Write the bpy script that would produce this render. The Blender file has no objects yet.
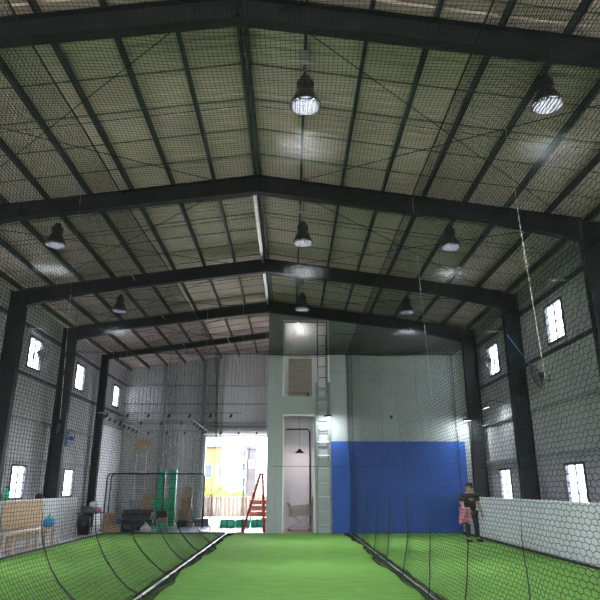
import bpy, bmesh, math, random
import numpy as np
from mathutils import Vector, Matrix
random.seed(4)
S = bpy.context.scene
C = S.collection
PI = math.pi

# ------------------------------------------------------------------ camera
cd = bpy.data.cameras.new('camera'); cam = bpy.data.objects.new('camera', cd); C.objects.link(cam)
cam.location = (0, 0, 1.65); cam.rotation_euler = (math.radians(90 + 17.6), 0, math.radians(-0.9))
cd.sensor_width = 36; cd.lens = 36 * 590 / 600; cd.clip_end = 500; cd.clip_start = 0.05
S.camera = cam
# ------------------------------------------------------------------ world, sun, exposure
w = bpy.data.worlds.new('sky'); S.world = w; w.use_nodes = True
nt = w.node_tree; nt.nodes.clear()
wo = nt.nodes.new('ShaderNodeOutputWorld'); wb = nt.nodes.new('ShaderNodeBackground')
wb.inputs[0].default_value = (0.86, 0.92, 1.0, 1); wb.inputs[1].default_value = 6.0
nt.links.new(wb.outputs[0], wo.inputs[0])
sd = bpy.data.lights.new('sun', 'SUN'); sun = bpy.data.objects.new('sun', sd); C.objects.link(sun)
sd.energy = 12.0; sd.angle = 0.02; sd.color = (1, .95, .86)
sun.rotation_euler = Vector((0.12, -0.72, -1.0)).to_track_quat('-Z', 'Y').to_euler()
sun.location = (0, -20, 30)
S.view_settings.view_transform = 'Standard'; S.view_settings.look = 'None'
S.view_settings.gamma = 1.0; S.view_settings.exposure = 1.6; S.view_settings.use_curve_mapping = False
LAMP_W = 125.0

# ------------------------------------------------------------------ materials
def mat(name, col, rough=0.6, metal=0.0, emit=None, es=1.0, spec=0.5):
    m = bpy.data.materials.new(name); m.use_nodes = True
    b = m.node_tree.nodes['Principled BSDF']
    b.inputs['Base Color'].default_value = (*col, 1); b.inputs['Roughness'].default_value = rough
    b.inputs['Metallic'].default_value = metal; b.inputs['Specular IOR Level'].default_value = spec
    if emit:
        b.inputs['Emission Color'].default_value = (*emit, 1); b.inputs['Emission Strength'].default_value = es
    return m
def noisy(name, c1, c2, scale=3.0, rough=0.6, metal=0.0, stretch=(1, 1, 1), detail=6, bump=0.0, bscale=None, lo=.35, hi=.65, spec=.5):
    m = mat(name, c1, rough, metal, spec=spec); t = m.node_tree; b = t.nodes['Principled BSDF']
    tc = t.nodes.new('ShaderNodeTexCoord'); mp = t.nodes.new('ShaderNodeMapping'); mp.inputs['Scale'].default_value = stretch
    n = t.nodes.new('ShaderNodeTexNoise'); n.inputs['Scale'].default_value = scale; n.inputs['Detail'].default_value = detail
    r = t.nodes.new('ShaderNodeValToRGB'); r.color_ramp.elements[0].position = lo; r.color_ramp.elements[1].position = hi
    r.color_ramp.elements[0].color = (*c1, 1); r.color_ramp.elements[1].color = (*c2, 1)
    L = t.links.new
    L(tc.outputs['Object'], mp.inputs[0]); L(mp.outputs[0], n.inputs['Vector']); L(n.outputs[0], r.inputs[0]); L(r.outputs[0], b.inputs['Base Color'])
    if bump:
        n2 = t.nodes.new('ShaderNodeTexNoise'); n2.inputs['Scale'].default_value = bscale or scale * 10; n2.inputs['Detail'].default_value = 3
        bp = t.nodes.new('ShaderNodeBump'); bp.inputs['Strength'].default_value = bump; bp.inputs['Distance'].default_value = .01
        L(mp.outputs[0], n2.inputs['Vector']); L(n2.outputs[0], bp.inputs['Height']); L(bp.outputs[0], b.inputs['Normal'])
    return m
def turf_mat():
    m = mat('turf', (.1, .2, .05), .9, spec=.15); t = m.node_tree; b = t.nodes['Principled BSDF']; L = t.links.new
    tc = t.nodes.new('ShaderNodeTexCoord')
    def noise(sc, st, det=5):
        mp = t.nodes.new('ShaderNodeMapping'); mp.inputs['Scale'].default_value = st
        n = t.nodes.new('ShaderNodeTexNoise'); n.inputs['Scale'].default_value = sc; n.inputs['Detail'].default_value = det
        L(tc.outputs['Object'], mp.inputs[0]); L(mp.outputs[0], n.inputs['Vector']); return n
    a = noise(3.0, (0.7, 2.2, 1)); f = noise(55, (1, 1, 1), 3)
    mx = t.nodes.new('ShaderNodeMath'); mx.operation = 'MULTIPLY_ADD'; mx.inputs[1].default_value = .5
    L(a.outputs[0], mx.inputs[0])
    hf = t.nodes.new('ShaderNodeMath'); hf.operation = 'MULTIPLY'; hf.inputs[1].default_value = .5
    L(f.outputs[0], hf.inputs[0]); L(hf.outputs[0], mx.inputs[2])
    r = t.nodes.new('ShaderNodeValToRGB'); e = r.color_ramp.elements
    e[0].position = .32; e[0].color = (.085, .19, .036, 1); e[1].position = .68; e[1].color = (.155, .325, .068, 1)
    L(mx.outputs[0], r.inputs[0]); L(r.outputs[0], b.inputs['Base Color'])
    bp = t.nodes.new('ShaderNodeBump'); bp.inputs['Strength'].default_value = .8; bp.inputs['Distance'].default_value = .02
    g = noise(160, (1, 1, 1), 2); L(g.outputs[0], bp.inputs['Height']); L(bp.outputs[0], b.inputs['Normal'])
    return m
M = dict(
    turf=turf_mat(),
    concrete=noisy('concrete', (.30, .30, .31), (.42, .42, .43), 1.2, .28, bump=.1, bscale=6),
    asphalt=noisy('yard', (.42, .40, .37), (.52, .50, .47), 1.5, .8),
    roofsheet=noisy('roof_sheet', (.56, .425, .375), (.70, .55, .49), .55, .5, .15, (1, 1, 1)),
    wallsheet=noisy('wall_sheet', (.33, .32, .335), (.43, .415, .43), .6, .5, .1, (1, 1, .3)),
    leftsheet=noisy('left_wall_sheet', (.42, .41, .43), (.52, .50, .53), .6, .5, .05, (1, 1, .3)),  # paler than the right wall: doorway light put into the colour
    louvre=mat('louvre', (.003, .0033, .0042), .9, spec=0.05),
    backsheet=noisy('back_sheet', (.44, .42, .42), (.53, .51, .51), .6, .5, .1),
    steel=noisy('dark_steel', (.014, .016, .018), (.026, .028, .031), 2, .55, .1, spec=.3),
    purlin=noisy('purlin_steel', (.03, .042, .055), (.05, .065, .08), 2, .45, .3),
    galv=noisy('galvanised', (.40, .41, .42), (.52, .53, .54), 6, .35, .7),
    sage=noisy('sage_panel', (.285, .305, .297), (.34, .36, .352), .5, .55),
    blue=noisy('blue_padding', (.008, .055, .25), (.012, .072, .32), .8, .6),
    pad=noisy('white_padding', (.66, .64, .70), (.76, .74, .81), 1.0, .45),
    trim=mat('white_trim', (.72, .72, .70), .4),
    white=noisy('white_paint', (.66, .67, .70), (.78, .79, .82), .7, .5),
    pinkwall=noisy('room_wall', (.66, .62, .66), (.74, .70, .74), .8, .6),
    net=mat('net_twine', (.02, .021, .023), .75, spec=.15),
    rope=mat('black_rope', (.012, .013, .015), .6),
    wrope=mat('pale_rope', (.62, .62, .58), .6),
    brope=mat('blue_rope', (.05, .22, .6), .6),
    shade=noisy('lamp_housing', (.06, .06, .06), (.10, .10, .10), 8, .35, .6),
    disc=mat('lamp_glass', (.9, .9, 1), .3, emit=(.62, .68, .9), es=.75),
    glow=mat('lamp_lens', (.9, .9, .9), .3, emit=(.9, .97, 1), es=6),
    warm=mat('lamp_bulb', (.9, .9, .9), .3, emit=(1, .85, .7), es=4),
    black=mat('black_plastic', (.015, .015, .017), .45),
    dgrey=noisy('dark_grey', (.05, .05, .055), (.09, .09, .10), 6, .6),
    grey=noisy('mid_grey', (.22, .23, .24), (.3, .31, .32), 5, .5),
    card=noisy('cardboard', (.40, .26, .15), (.50, .34, .21), 4, .8),
    card2=noisy('pale_cardboard', (.47, .37, .28), (.56, .45, .35), 4, .8),
    ply=noisy('plywood', (.50, .33, .19), (.62, .43, .27), 5, .6, 0, (.6, .6, 6)),
    plydark=noisy('weathered_board', (.24, .205, .175), (.33, .285, .245), 4, .7, 0, (.5, 1, 5)),
    wood=noisy('bench_wood', (.52, .40, .28), (.64, .52, .38), 6, .55, 0, (4, .5, 1)),
    green=noisy('green_vinyl', (.01, .50, .24), (.02, .62, .33), 2, .4),
    red=noisy('red_fibreglass', (.48, .035, .025), (.56, .06, .04), 5, .4),
    pink=noisy('pink_cloth', (.45, .14, .20), (.62, .26, .32), 14, .8),
    bluecloth=noisy('blue_cloth', (.03, .13, .36), (.06, .22, .46), 10, .7),
    bag=noisy('white_bag', (.6, .62, .64), (.8, .82, .84), 8, .5),
    tarp=noisy('pale_sheet', (.34, .44, .68), (.66, .73, .88), 2.2, .3, 0, (1, 3, 1), bump=.5, bscale=7),
    skin=mat('skin', (.42, .25, .18), .55), shirt=noisy('black_shirt', (.012, .012, .014), (.03, .03, .034), 9, .85),
    trousers=noisy('dark_trousers', (.014, .015, .02), (.03, .03, .038), 9, .85),
    hair=mat('dark_hair', (.015, .012, .01), .7), shoe=mat('shoe', (.015, .015, .015), .6), print=mat('shirt_print', (.35, .27, .16), .7),
    ball=noisy('baseball_white', (.30, .20, .15), (.82, .79, .72), 26, .6),
    orange=noisy('ochre_render', (.42, .20, .055), (.52, .27, .08), .5, .8),
    facade=noisy('grey_render', (.20, .22, .25), (.26, .28, .31), .4, .8),
    darkfac=noisy('dark_cladding', (.035, .035, .045), (.06, .06, .07), .5, .7),
    winglass=mat('window_dark', (.06, .08, .10), .15), corr=noisy('fence_sheet', (.13, .10, .085), (.18, .145, .12), 1.5, .6),
    railgrey=noisy('ladder_rail', (.13, .15, .145), (.2, .22, .21), 6, .5, .3),
    strapgreen=noisy('strap_green', (.01, .22, .11), (.02, .27, .14), 4, .5),
    leaf=noisy('leaves', (.06, .12, .02), (.18, .22, .04), 6, .7), brick=noisy('brick_red', (.35, .10, .06), (.45, .16, .10), 6, .8),
    bluetarp=mat('blue_tarp', (.08, .22, .55), .4),
)
def glass_mat():
    m = bpy.data.materials.new('window_glass'); m.use_nodes = True; t = m.node_tree; t.nodes.clear()
    o = t.nodes.new('ShaderNodeOutputMaterial'); a = t.nodes.new('ShaderNodeBsdfTransparent'); g = t.nodes.new('ShaderNodeBsdfGlossy')
    a.inputs[0].default_value = (.93, .96, 1, 1); g.inputs['Roughness'].default_value = .05
    x = t.nodes.new('ShaderNodeMixShader'); x.inputs[0].default_value = .06
    t.links.new(a.outputs[0], x.inputs[1]); t.links.new(g.outputs[0], x.inputs[2]); t.links.new(x.outputs[0], o.inputs[0]); return m
M['glass'] = glass_mat()
def frosted_mat():
    m = bpy.data.materials.new('frosted_pane'); m.use_nodes = True; t = m.node_tree; t.nodes.clear()
    o = t.nodes.new('ShaderNodeOutputMaterial'); a = t.nodes.new('ShaderNodeBsdfTranslucent'); a.inputs[0].default_value = (.85, .88, .92, 1)
    b = t.nodes.new('ShaderNodeBsdfTransparent'); x = t.nodes.new('ShaderNodeMixShader'); x.inputs[0].default_value = .5
    t.links.new(a.outputs[0], x.inputs[1]); t.links.new(b.outputs[0], x.inputs[2]); t.links.new(x.outputs[0], o.inputs[0]); return m

# ------------------------------------------------------------------ mesh helpers
class MB:
    def __init__(s): s.v = []; s.f = []; s.smooth = False
    def add(s, vs, fs):
        n = len(s.v); s.v += [tuple(v) for v in vs]; s.f += [tuple(i + n for i in f) for f in fs]; return s
    def box(s, x0, x1, y0, y1, z0, z1, mtx=None):
        vs = [Vector((x, y, z)) for x in (x0, x1) for y in (y0, y1) for z in (z0, z1)]
        if mtx: vs = [mtx @ v for v in vs]
        return s.add(vs, [(0, 1, 3, 2), (4, 6, 7, 5), (0, 4, 5, 1), (2, 3, 7, 6), (0, 2, 6, 4), (1, 5, 7, 3)])
    def bevbox(s, x0, x1, y0, y1, z0, z1, b=.02, mtx=None):
        bm = bmesh.new(); bmesh.ops.create_cube(bm, size=1)
        for v in bm.verts:
            v.co = Vector(((x0 + x1) / 2 + v.co.x * (x1 - x0), (y0 + y1) / 2 + v.co.y * (y1 - y0), (z0 + z1) / 2 + v.co.z * (z1 - z0)))
        bmesh.ops.bevel(bm, geom=bm.edges[:], offset=b, segments=2, affect='EDGES', profile=.5)
        vs = [mtx @ v.co if mtx else v.co.copy() for v in bm.verts]; fs = [[v.index for v in f.verts] for f in bm.faces]
        bm.verts.index_update(); fs = [[v.index for v in f.verts] for f in bm.faces]; bm.free()
        return s.add(vs, fs)
    def tube(s, pts, r=.01, n=8, cap=True):
        pts = [Vector(p) for p in pts]; rs = r if isinstance(r, (list, tuple)) else [r] * len(pts); vs = []; up = None
        for i, p in enumerate(pts):
            d = (pts[min(i + 1, len(pts) - 1)] - pts[max(i - 1, 0)])
            d = d.normalized() if d.length > 1e-9 else Vector((0, 0, 1))
            if up is None: up = Vector((0, 0, 1)) if abs(d.z) < .9 else Vector((1, 0, 0))
            a = d.cross(up).normalized(); b = a.cross(d).normalized(); up = b
            for k in range(n):
                t = 2 * PI * k / n; vs.append(p + a * (math.cos(t) * rs[i]) + b * (math.sin(t) * rs[i]))
        fs = [(i * n + k, i * n + (k + 1) % n, (i + 1) * n + (k + 1) % n, (i + 1) * n + k) for i in range(len(pts) - 1) for k in range(n)]
        if cap: fs += [tuple(range(n))[::-1], tuple((len(pts) - 1) * n + k for k in range(n))]
        return s.add(vs, fs)
    def lathe(s, prof, n=24, mtx=None, close=False):
        vs = []
        for (r, z) in prof:
            for k in range(n):
                t = 2 * PI * k / n; v = Vector((r * math.cos(t), r * math.sin(t), z)); vs.append(mtx @ v if mtx else v)
        fs = [(i * n + k, i * n + (k + 1) % n, (i + 1) * n + (k + 1) % n, (i + 1) * n + k) for i in range(len(prof) - 1) for k in range(n)]
        if close: fs += [tuple(range(n))[::-1], tuple((len(prof) - 1) * n + k for k in range(n))]
        return s.add(vs, fs)
    def ring(s, R, r, n=24, m=6, mtx=None):
        vs = []
        for i in range(n):
            a = 2 * PI * i / n
            for k in range(m):
                t = 2 * PI * k / m; v = Vector(((R + r * math.cos(t)) * math.cos(a), (R + r * math.cos(t)) * math.sin(a), r * math.sin(t)))
                vs.append(mtx @ v if mtx else v)
        return s.add(vs, [(i * m + k, i * m + (k + 1) % m, ((i + 1) % n) * m + (k + 1) % m, ((i + 1) % n) * m + k) for i in range(n) for k in range(m)])
    def ball(s, c, r, n=10, m=6, sc=(1, 1, 1)):
        prof = [(max(1e-4, math.sin(PI * i / m)) * r, -math.cos(PI * i / m) * r) for i in range(m + 1)]
        return s.lathe([(a, b) for a, b in prof], n, Matrix.Translation(Vector(c)) @ Matrix.Diagonal((*sc, 1)))
    def build(s, name, material, parent=None, smooth=False):
        me = bpy.data.meshes.new(name); me.from_pydata(s.v, [], s.f); me.update()
        bm = bmesh.new(); bm.from_mesh(me); bmesh.ops.recalc_face_normals(bm, faces=bm.faces); bm.to_mesh(me); bm.free()
        if smooth:
            for p in me.polygons: p.use_smooth = True
        me.materials.append(M[material] if isinstance(material, str) else material)
        o = bpy.data.objects.new(name, me); C.objects.link(o)
        if parent: o.parent = parent
        return o
def tag(o, label=None, cat=None, group=None, kind=None):
    if label: o['label'] = label
    if cat: o['category'] = cat
    if group: o['group'] = group
    if kind: o['kind'] = kind
    return o
def empty(name, loc=(0, 0, 0), rz=0, label=None, cat=None, group=None, kind=None, rot=None):
    o = bpy.data.objects.new(name, None); C.objects.link(o); o.location = loc; o.rotation_euler = rot or (0, 0, rz)
    o.empty_display_size = .2
    return tag(o, label, cat, group, kind)
def copy_tree(o, parent=None):
    c = o.copy(); C.objects.link(c); c.parent = parent
    for ch in [x for x in C.objects if x.parent == o]: copy_tree(ch, c)
    return c
def frame(mb_args=None): return MB()

# strings: list of polylines as array [n, m, 3] -> three-sided twine geometry, returned as (verts, faces)
def twine(P, r, up):
    P = np.asarray(P, float); n, m, _ = P.shape
    T = np.empty_like(P); T[:, 1:-1] = P[:, 2:] - P[:, :-2]; T[:, 0] = P[:, 1] - P[:, 0]; T[:, -1] = P[:, -1] - P[:, -2]
    T /= np.linalg.norm(T, axis=2, keepdims=True) + 1e-12
    U = np.broadcast_to(np.asarray(up, float), P.shape)
    B = np.cross(T, U); B /= np.linalg.norm(B, axis=2, keepdims=True) + 1e-9
    A = np.cross(B, T)
    V = np.empty((n, m, 3, 3))
    for k in range(3):
        t = 2 * PI * k / 3 + .5; V[:, :, k] = P + r * (math.cos(t) * A + math.sin(t) * B)
    idx = np.arange(n * m * 3).reshape(n, m, 3)
    a = idx[:, :-1]; b = idx[:, 1:]
    F = np.stack([a, np.roll(a, -1, 2), np.roll(b, -1, 2), b], axis=-1).reshape(-1, 4)
    return V.reshape(-1, 3), F
def build_twine(name, parts, material, parent=None):
    vs = []; fs = []; n = 0
    for v, f in parts: vs.append(v); fs.append(f + n); n += len(v)
    V = np.concatenate(vs); F = np.concatenate(fs)
    me = bpy.data.meshes.new(name); me.vertices.add(len(V)); me.vertices.foreach_set('co', V.astype(np.float32).ravel())
    me.loops.add(F.size); me.loops.foreach_set('vertex_index', F.astype(np.int32).ravel())
    me.polygons.add(len(F)); me.polygons.foreach_set('loop_start', np.arange(0, F.size, 4, dtype=np.int32))
    me.update(calc_edges=True); me.materials.append(M[material])
    o = bpy.data.objects.new(name, me); C.objects.link(o)
    if parent: o.parent = parent
    return o

# ------------------------------------------------------------------ dimensions
XL, XR, XC = -9.18, 7.52, -.83           # wall sheets, ridge
Y0, YB, YM = -9.0, 32.4, 23.3            # front wall, back wall, partition wall
RID, SL = 9.03, .14
def roof(x): return RID - SL * abs(x - XC)
FR = [-7.8, -2.7, 2.4, 7.3, 12.8, 18.3, 22.95, 27.9]
TX0, TX1 = -6.75, 6.38                     # turf edges

# ------------------------------------------------------------------ structure
tag(MB().box(XL - .3, XR + .3, Y0 - .3, YB + .3, -.3, 0).build('floor', 'concrete'), kind='structure')
tag(MB().box(-70, 70, YB + .3, 160, -.3, -.02).build('ground', 'asphalt'), kind='structure')
tag(MB().box(-70, 70, -60, Y0 - .3, -.3, -.02).build('ground', 'asphalt'), kind='structure')

def corr(name, axis, fixed, a0, a1, zlo, ztop, holes, material, out, pitch=.2, depth=.03):
    """Ribbed cladding. axis 'y': sheet in the plane x=fixed running along y; holes = (a0,a1,z0,z1)."""
    prof = []; a = a0
    cuts = sorted({round(h, 3) for hh in holes for h in hh[:2]})
    while a < a1 - 1e-6:
        for da, d in ((0, 0), (pitch * .55, 0), (pitch * .65, 1), (pitch * .9, 1)):
            if a + da < a1: prof.append((a + da, d * depth))
        a += pitch
    prof.append((a1, 0))
    for c in cuts:
        if a0 < c < a1:
            for (p, d), (q, e) in zip(prof, prof[1:]):
                if p < c < q: prof.append((c, d + (e - d) * (c - p) / (q - p))); prof.sort(); break
    mb = MB(); T = .01
    for (p, d), (q, e) in zip(prof, prof[1:]):
        if q - p < 1e-6: continue
        mid = (p + q) / 2; zs = [(zlo, None)]
        hs = sorted([h for h in holes if h[0] - 1e-4 < mid < h[1] + 1e-4], key=lambda h: h[2])
        segs = []; z = zlo
        for h in hs:
            if h[2] > z: segs.append((z, z, h[2], h[2]))
            z = h[3]
        segs.append((z, z, ztop(p), ztop(q)))
        for (za, zb, zc, zd) in segs:
            pts = []
            for s in (0, out * T):
                for (aa, dd, lo, hi) in ((p, d, za, zc), (q, e, zb, zd)):
                    for z_ in (lo, hi):
                        o = fixed + out * dd + s
                        pts.append((o, aa, z_) if axis == 'y' else (aa, o, z_))
            mb.add(pts, [(0, 1, 3, 2), (4, 6, 7, 5), (0, 4, 5, 1), (2, 3, 7, 6)])
    return mb.build(name, material)
# windows: (centre y, z0, z1)
WINL = [(y, z0, z1) for y in (10.6, 15.7, 20.9, 25.65, 31.25) for z0, z1 in ((5.65, 6.75), (1.28, 2.35)) if not (y > 30 and z0 < 3)] + [(y, 5.65, 6.75) for y in (.4, 5.5)]
WINR = [(y, z0, z1) for y in (10.4, 16.1, 21.4) for z0, z1 in ((5.6, 6.7), (1.25, 2.25))] + [(y, 5.6, 6.7) for y in (.4, 5.5)]
WW = .55
tag(corr('wall_left', 'y', XL, Y0, YB, 0, lambda y: roof(XL) + .02, [(y - WW, y + WW, a, b) for y, a, b in WINL], 'leftsheet', -1), kind='structure')
tag(corr('wall_right', 'y', XR, Y0, YB, 0, lambda y: roof(XR) + .02, [(y - WW, y + WW, a, b) for y, a, b in WINR], 'wallsheet', 1), kind='structure')
GD = (-4.5, -.95, 0, 4.2)               # roller door opening in the back wall
tag(corr('wall_back', 'x', YB, XL, XR, 0, lambda x: roof(x) + .02, [GD], 'backsheet', 1), kind='structure')
tag(corr('wall_front', 'x', Y0, XL, XR, 0, lambda x: roof(x) + .02, [(-9.0, 6.6, 0, 5.0)], 'wallsheet', -1), kind='structure')
# roof: ribs run from eave to ridge
mb = MB(); ys = []
y = Y0 - .3
while y < YB + .3:
    ys += [(y, 0), (y + .14, 0), (y + .165, .035), (y + .195, .035)]; y += .22
for (p, d), (q, e) in zip(ys, ys[1:]):
    for s in (-1, 1):
        xe = XC + s * (8.35 + .3)
        for t in (0, .012):
            pass
        A = [(XC, p, RID + d), (XC, q, RID + e), (xe, q, roof(xe) + e), (xe, p, roof(xe) + d)]
        Bv = [(a, b, c + .03) for a, b, c in A]
        mb.add(A + Bv, [(0, 1, 2, 3), (4, 7, 6, 5)])
tag(mb.build('ceiling', 'roofsheet'), kind='structure')
# lapped end joints of the roof sheets
mb = MB()
for s in (-1, 1):
    for y in np.arange(Y0 + .6, YB, 1.02):
        x1 = XC + s * 8.3
        for (u0, u1) in ((XC + s * .05, x1),):
            mb.add([(u0, y, roof(u0) - .004), (u1, y, roof(u1) - .004), (u1, y + .025, roof(u1) - .004), (u0, y + .025, roof(u0) - .004),
                    (u0, y, roof(u0) - .012), (u1, y, roof(u1) - .012), (u1, y + .025, roof(u1) - .012), (u0, y + .025, roof(u0) - .03)],
                   [(0, 1, 2, 3), (4, 7, 6, 5), (0, 4, 5, 1), (2, 6, 7, 3), (0, 3, 7, 4), (1, 5, 6, 2)])
tag(mb.build('trim_1', noisy('lap_strip', (.13, .12, .10), (.19, .18, .15), 4, .6)), kind='structure')

# partition wall with the two openings; room volumes behind it
LO, HI = (-.25, .88, 0, 4.3), (-.25, 1.47, 5.07, 8.1)
mb = MB(); xa, xb = -.9, XR - .02
def wallpiece(x0, x1, z0, z1, y0=YM, y1=YM + .12):
    top = z1 is None
    if not top: return mb.box(x0, x1, y0, y1, z0, z1)
    xs = sorted({x0, x1} | ({XC} if x0 < XC < x1 else set()))
    for a, b in zip(xs, xs[1:]):
        za, zb = roof(a) - .03, roof(b) - .03
        mb.add([(a, y0, z0), (b, y0, z0), (b, y0, zb), (a, y0, za), (a, y1, z0), (b, y1, z0), (b, y1, zb), (a, y1, za)],
               [(0, 1, 2, 3), (4, 7, 6, 5), (0, 4, 5, 1), (2, 6, 7, 3), (1, 5, 6, 2), (0, 3, 7, 4)])
wallpiece(xa, LO[0], 0, None); wallpiece(LO[0], LO[1], LO[3], HI[2]); wallpiece(LO[1], HI[1], 0, HI[2]); wallpiece(LO[0], HI[1], HI[3], None); wallpiece(HI[1], xb, 0, None)
pw = tag(mb.build('wall_middle', 'sage'), kind='structure')
mb = MB()
for x in (-.57, 2.14, 3.24, 4.34, 5.44, 6.54): mb.box(x - .012, x + .012, YM - .012, YM, 0 if x < 0 else 3.33, roof(x) - .05)
mb.box(1.48, xb, YM - .013, YM, 6.0, 6.03)
mb.build('panel_seam', noisy('seam', (.22, .27, .26), (.28, .33, .32), 3, .5), pw)
mb = MB()
def surround(h, sill=True, t=.05):
    x0, x1, z0, z1 = h
    mb.box(x0 - t, x0, YM - .03, YM + .15, z0, z1 + t); mb.box(x1, x1 + t, YM - .03, YM + .15, z0, z1 + t); mb.box(x0, x1, YM - .03, YM + .15, z1, z1 + t)
surround(LO); surround(HI, t=.07)
tag(mb.build('trim_2', 'trim'), kind='structure')
# walls of the little rooms
mb = MB(); mb.box(xa, xa + .1, YM + .12, YB - .02, 0, roof(xa) - .05)
tag(mb.build('wall_inner', 'sage'), kind='structure')
tag(MB().box(xa + .1, 3.0, YM + 2.4, YM + 2.5, 0, 8.9).build('wall_room', 'pinkwall'), kind='structure')
tag(MB().box(xa + .1, 3.0, YM + .12, YM + 2.4, 4.75, 4.95).build('ceiling_room', 'white'), kind='structure')
tag(MB().box(2.0, 2.1, YM + .12, YM + 2.4, 0, 8.6).build('wall_side', 'pinkwall'), kind='structure')
tag(MB().box(-.23, .86, YM + .14, YM + 2.38, .0, .02).build('floor_room', noisy('brown_floor', (.34, .22, .16), (.44, .30, .22), 3, .5)), kind='structure')
# white painted wall lining in the last left bay
tag(MB().box(XL + .03, XL + .2, 28.35, YB - .1, 0, 4.5).build('wall_lining', 'white'), kind='structure')

def window(i, x, y, z0, z1, side, cols=2, rows=4):
    e = empty('window_%d' % i, (x, y, z0), kind='structure'); h = z1 - z0; d = .05
    f = MB()
    f.box(-d, d, -WW - .03, -WW + .04, -.03, h + .03); f.box(-d, d, WW - .04, WW + .03, -.03, h + .03)
    f.box(-d, d, -WW, WW, -.03, .04); f.box(-d, d, -WW, WW, h - .04, h + .03)
    for k in range(1, cols): f.box(-.02, .02, -WW + 2 * WW * k / cols - .018, -WW + 2 * WW * k / cols + .018, 0, h)
    for k in range(1, rows): f.box(-.02, .02, -WW, WW, h * k / rows - .012, h * k / rows + .012)
    f.build('window_frame', 'dgrey', e); MB().box(-.006, .006, -WW, WW, 0, h).build('pane', 'glass', e)
n = 1
for y, a, b in WINL: window(n, XL - .02, y, a, b, -1); n += 1
for y, a, b in WINR: window(n, XR + .02, y, a, b, 1); n += 1
# roller door opening in the back wall
e = empty('door_1', (0, YB, 0), kind='structure')
mb = MB(); mb.box(GD[0] - .12, GD[0], -.12, .1, 0, GD[3] + .1); mb.box(GD[1], GD[1] + .12, -.12, .1, 0, GD[3] + .1); mb.box(GD[0], GD[1], -.12, .1, GD[3], GD[3] + .1)
mb.build('door_frame', 'galv', e)
mb = MB(); mb.lathe([(.24, GD[0] - .1), (.24, GD[1] + .1)], 20, Matrix.Translation((0, -.35, GD[3] + .32)) @ Matrix.Rotation(PI / 2, 4, 'Y'), True)
mb.build('rolled_shutter', 'grey', e)

# ------------------------------------------------------------------ portal frames
def ibeam_poly(mb, pts_top, pts_bot, y, fw=.2, tf=.02, web=.02):
    """I-section following two polylines in the x-z plane."""
    for (a, b), (c, d) in zip(zip(pts_top, pts_top[1:]), zip(pts_bot, pts_bot[1:])):
        def slab(p, q, w, th, sgn):
            mb.add([(p[0], y - w, p[1]), (q[0], y - w, q[1]), (q[0], y + w, q[1]), (p[0], y + w, p[1]),
                    (p[0], y - w, p[1] + sgn * th), (q[0], y - w, q[1] + sgn * th), (q[0], y + w, q[1] + sgn * th), (p[0], y + w, p[1] + sgn * th)],
                   [(0, 1, 2, 3), (4, 7, 6, 5), (0, 4, 5, 1), (2, 6, 7, 3), (0, 3, 7, 4), (1, 5, 6, 2)])
        slab(a, b, fw / 2, tf, -1); slab(c, d, fw / 2, tf, 1)
        mb.add([(a[0], y - web / 2, a[1]), (b[0], y - web / 2, b[1]), (d[0], y - web / 2, d[1]), (c[0], y - web / 2, c[1]),
                (a[0], y + web / 2, a[1]), (b[0], y + web / 2, b[1]), (d[0], y + web / 2, d[1]), (c[0], y + web / 2, c[1])],
               [(0, 1, 2, 3), (4, 7, 6, 5)])
place = {7.3: 'crossing the top of the photo, nearest of them', 12.8: 'second from the camera, beam above the net ceiling', 18.3: 'third from the camera, with its columns at both sides',
         22.95: 'just in front of the grey partition wall', 27.9: 'fourth beam back, past the partition on the left', 32.9: 'against the back wall'}
for y in FR:
    e = empty('portal_frame', (0, y, 0), label='dark steel portal frame ' + place.get(y, 'behind the camera'), cat='steel frame', group='steel portal frames')
    for s in (-1, 1):
        if y in (27.9, 32.9) and s == 1: pass
        xo = XC + s * 8.2; xi = XC + s * (7.70 if y < 27 else 7.88)
        mb = MB(); top = [(XC, RID - .17), (xo, roof(xo) - .17)]
        xm = XC + s * 5.6
        bot = [(XC, RID - .62), (xm, roof(xm) - .56), (xi, roof(xi) - .74)] if y < 27 else [(XC, RID - .44), (xm, roof(xm) - .42), (xi, roof(xi) - .44)]
        ibeam_poly(mb, [(XC, RID - .17), (xm, roof(xm) - .17), (xi, roof(xi) - .17)], bot, 0)
        for xx in (XC + s * .02, xm): mb.box(xx - .012, xx + .012, -.1, .1, roof(xx) - (.56 if y < 27 else .42), roof(xx) - .18)
        mb.build('rafter', 'steel', e)
        mb = MB(); zt = roof(xi) - .17
        mb.box(min(xi, xi + s * .025), max(xi, xi + s * .025), -.12, .12, 0, zt); mb.box(min(xo, xo - s * .025), max(xo, xo - s * .025), -.12, .12, 0, roof(xo) - .17)
        mb.box(min(xi, xo), max(xi, xo), -.012, .012, 0, roof(xo) - .17)
        mb.box(min(xi, xo) - .05, max(xi, xo) + .03, -.2, .2, 0, .025)
        mb.build('column', 'steel', e)
# purlins
def cee(mb, x, y0, y1, ztop, d=.16, w=.045, s=1):
    mb.box(x - .006, x + .006, y0, y1, ztop - d, ztop)
    for z in (ztop - .008, ztop - d): mb.box(min(x, x + s * w), max(x, x + s * w), y0, y1, z, z + .008)
    mb.box(x + s * w - .004, x + s * w + .004, y0, y1, ztop - d, ztop - d + .025)
ordn = ['first', 'second', 'third', 'fourth', 'fifth', 'sixth', 'seventh', 'eighth', 'ninth']
for s in (-1, 1):
    for k in range(9):
        x = XC + s * (.04 + .99 * k); mb = MB()
        cee(mb, x, Y0 + .1, YB - .05 if x < -.95 else YM - .02, roof(x + s * .07) - .004, s=s)
        o = mb.build('roof_purlin', 'purlin')
        tag(o, 'dark steel roof purlin, %s from the ridge on the %s slope' % (ordn[k], 'left' if s < 0 else 'right'), 'purlin', 'roof purlins')
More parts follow.
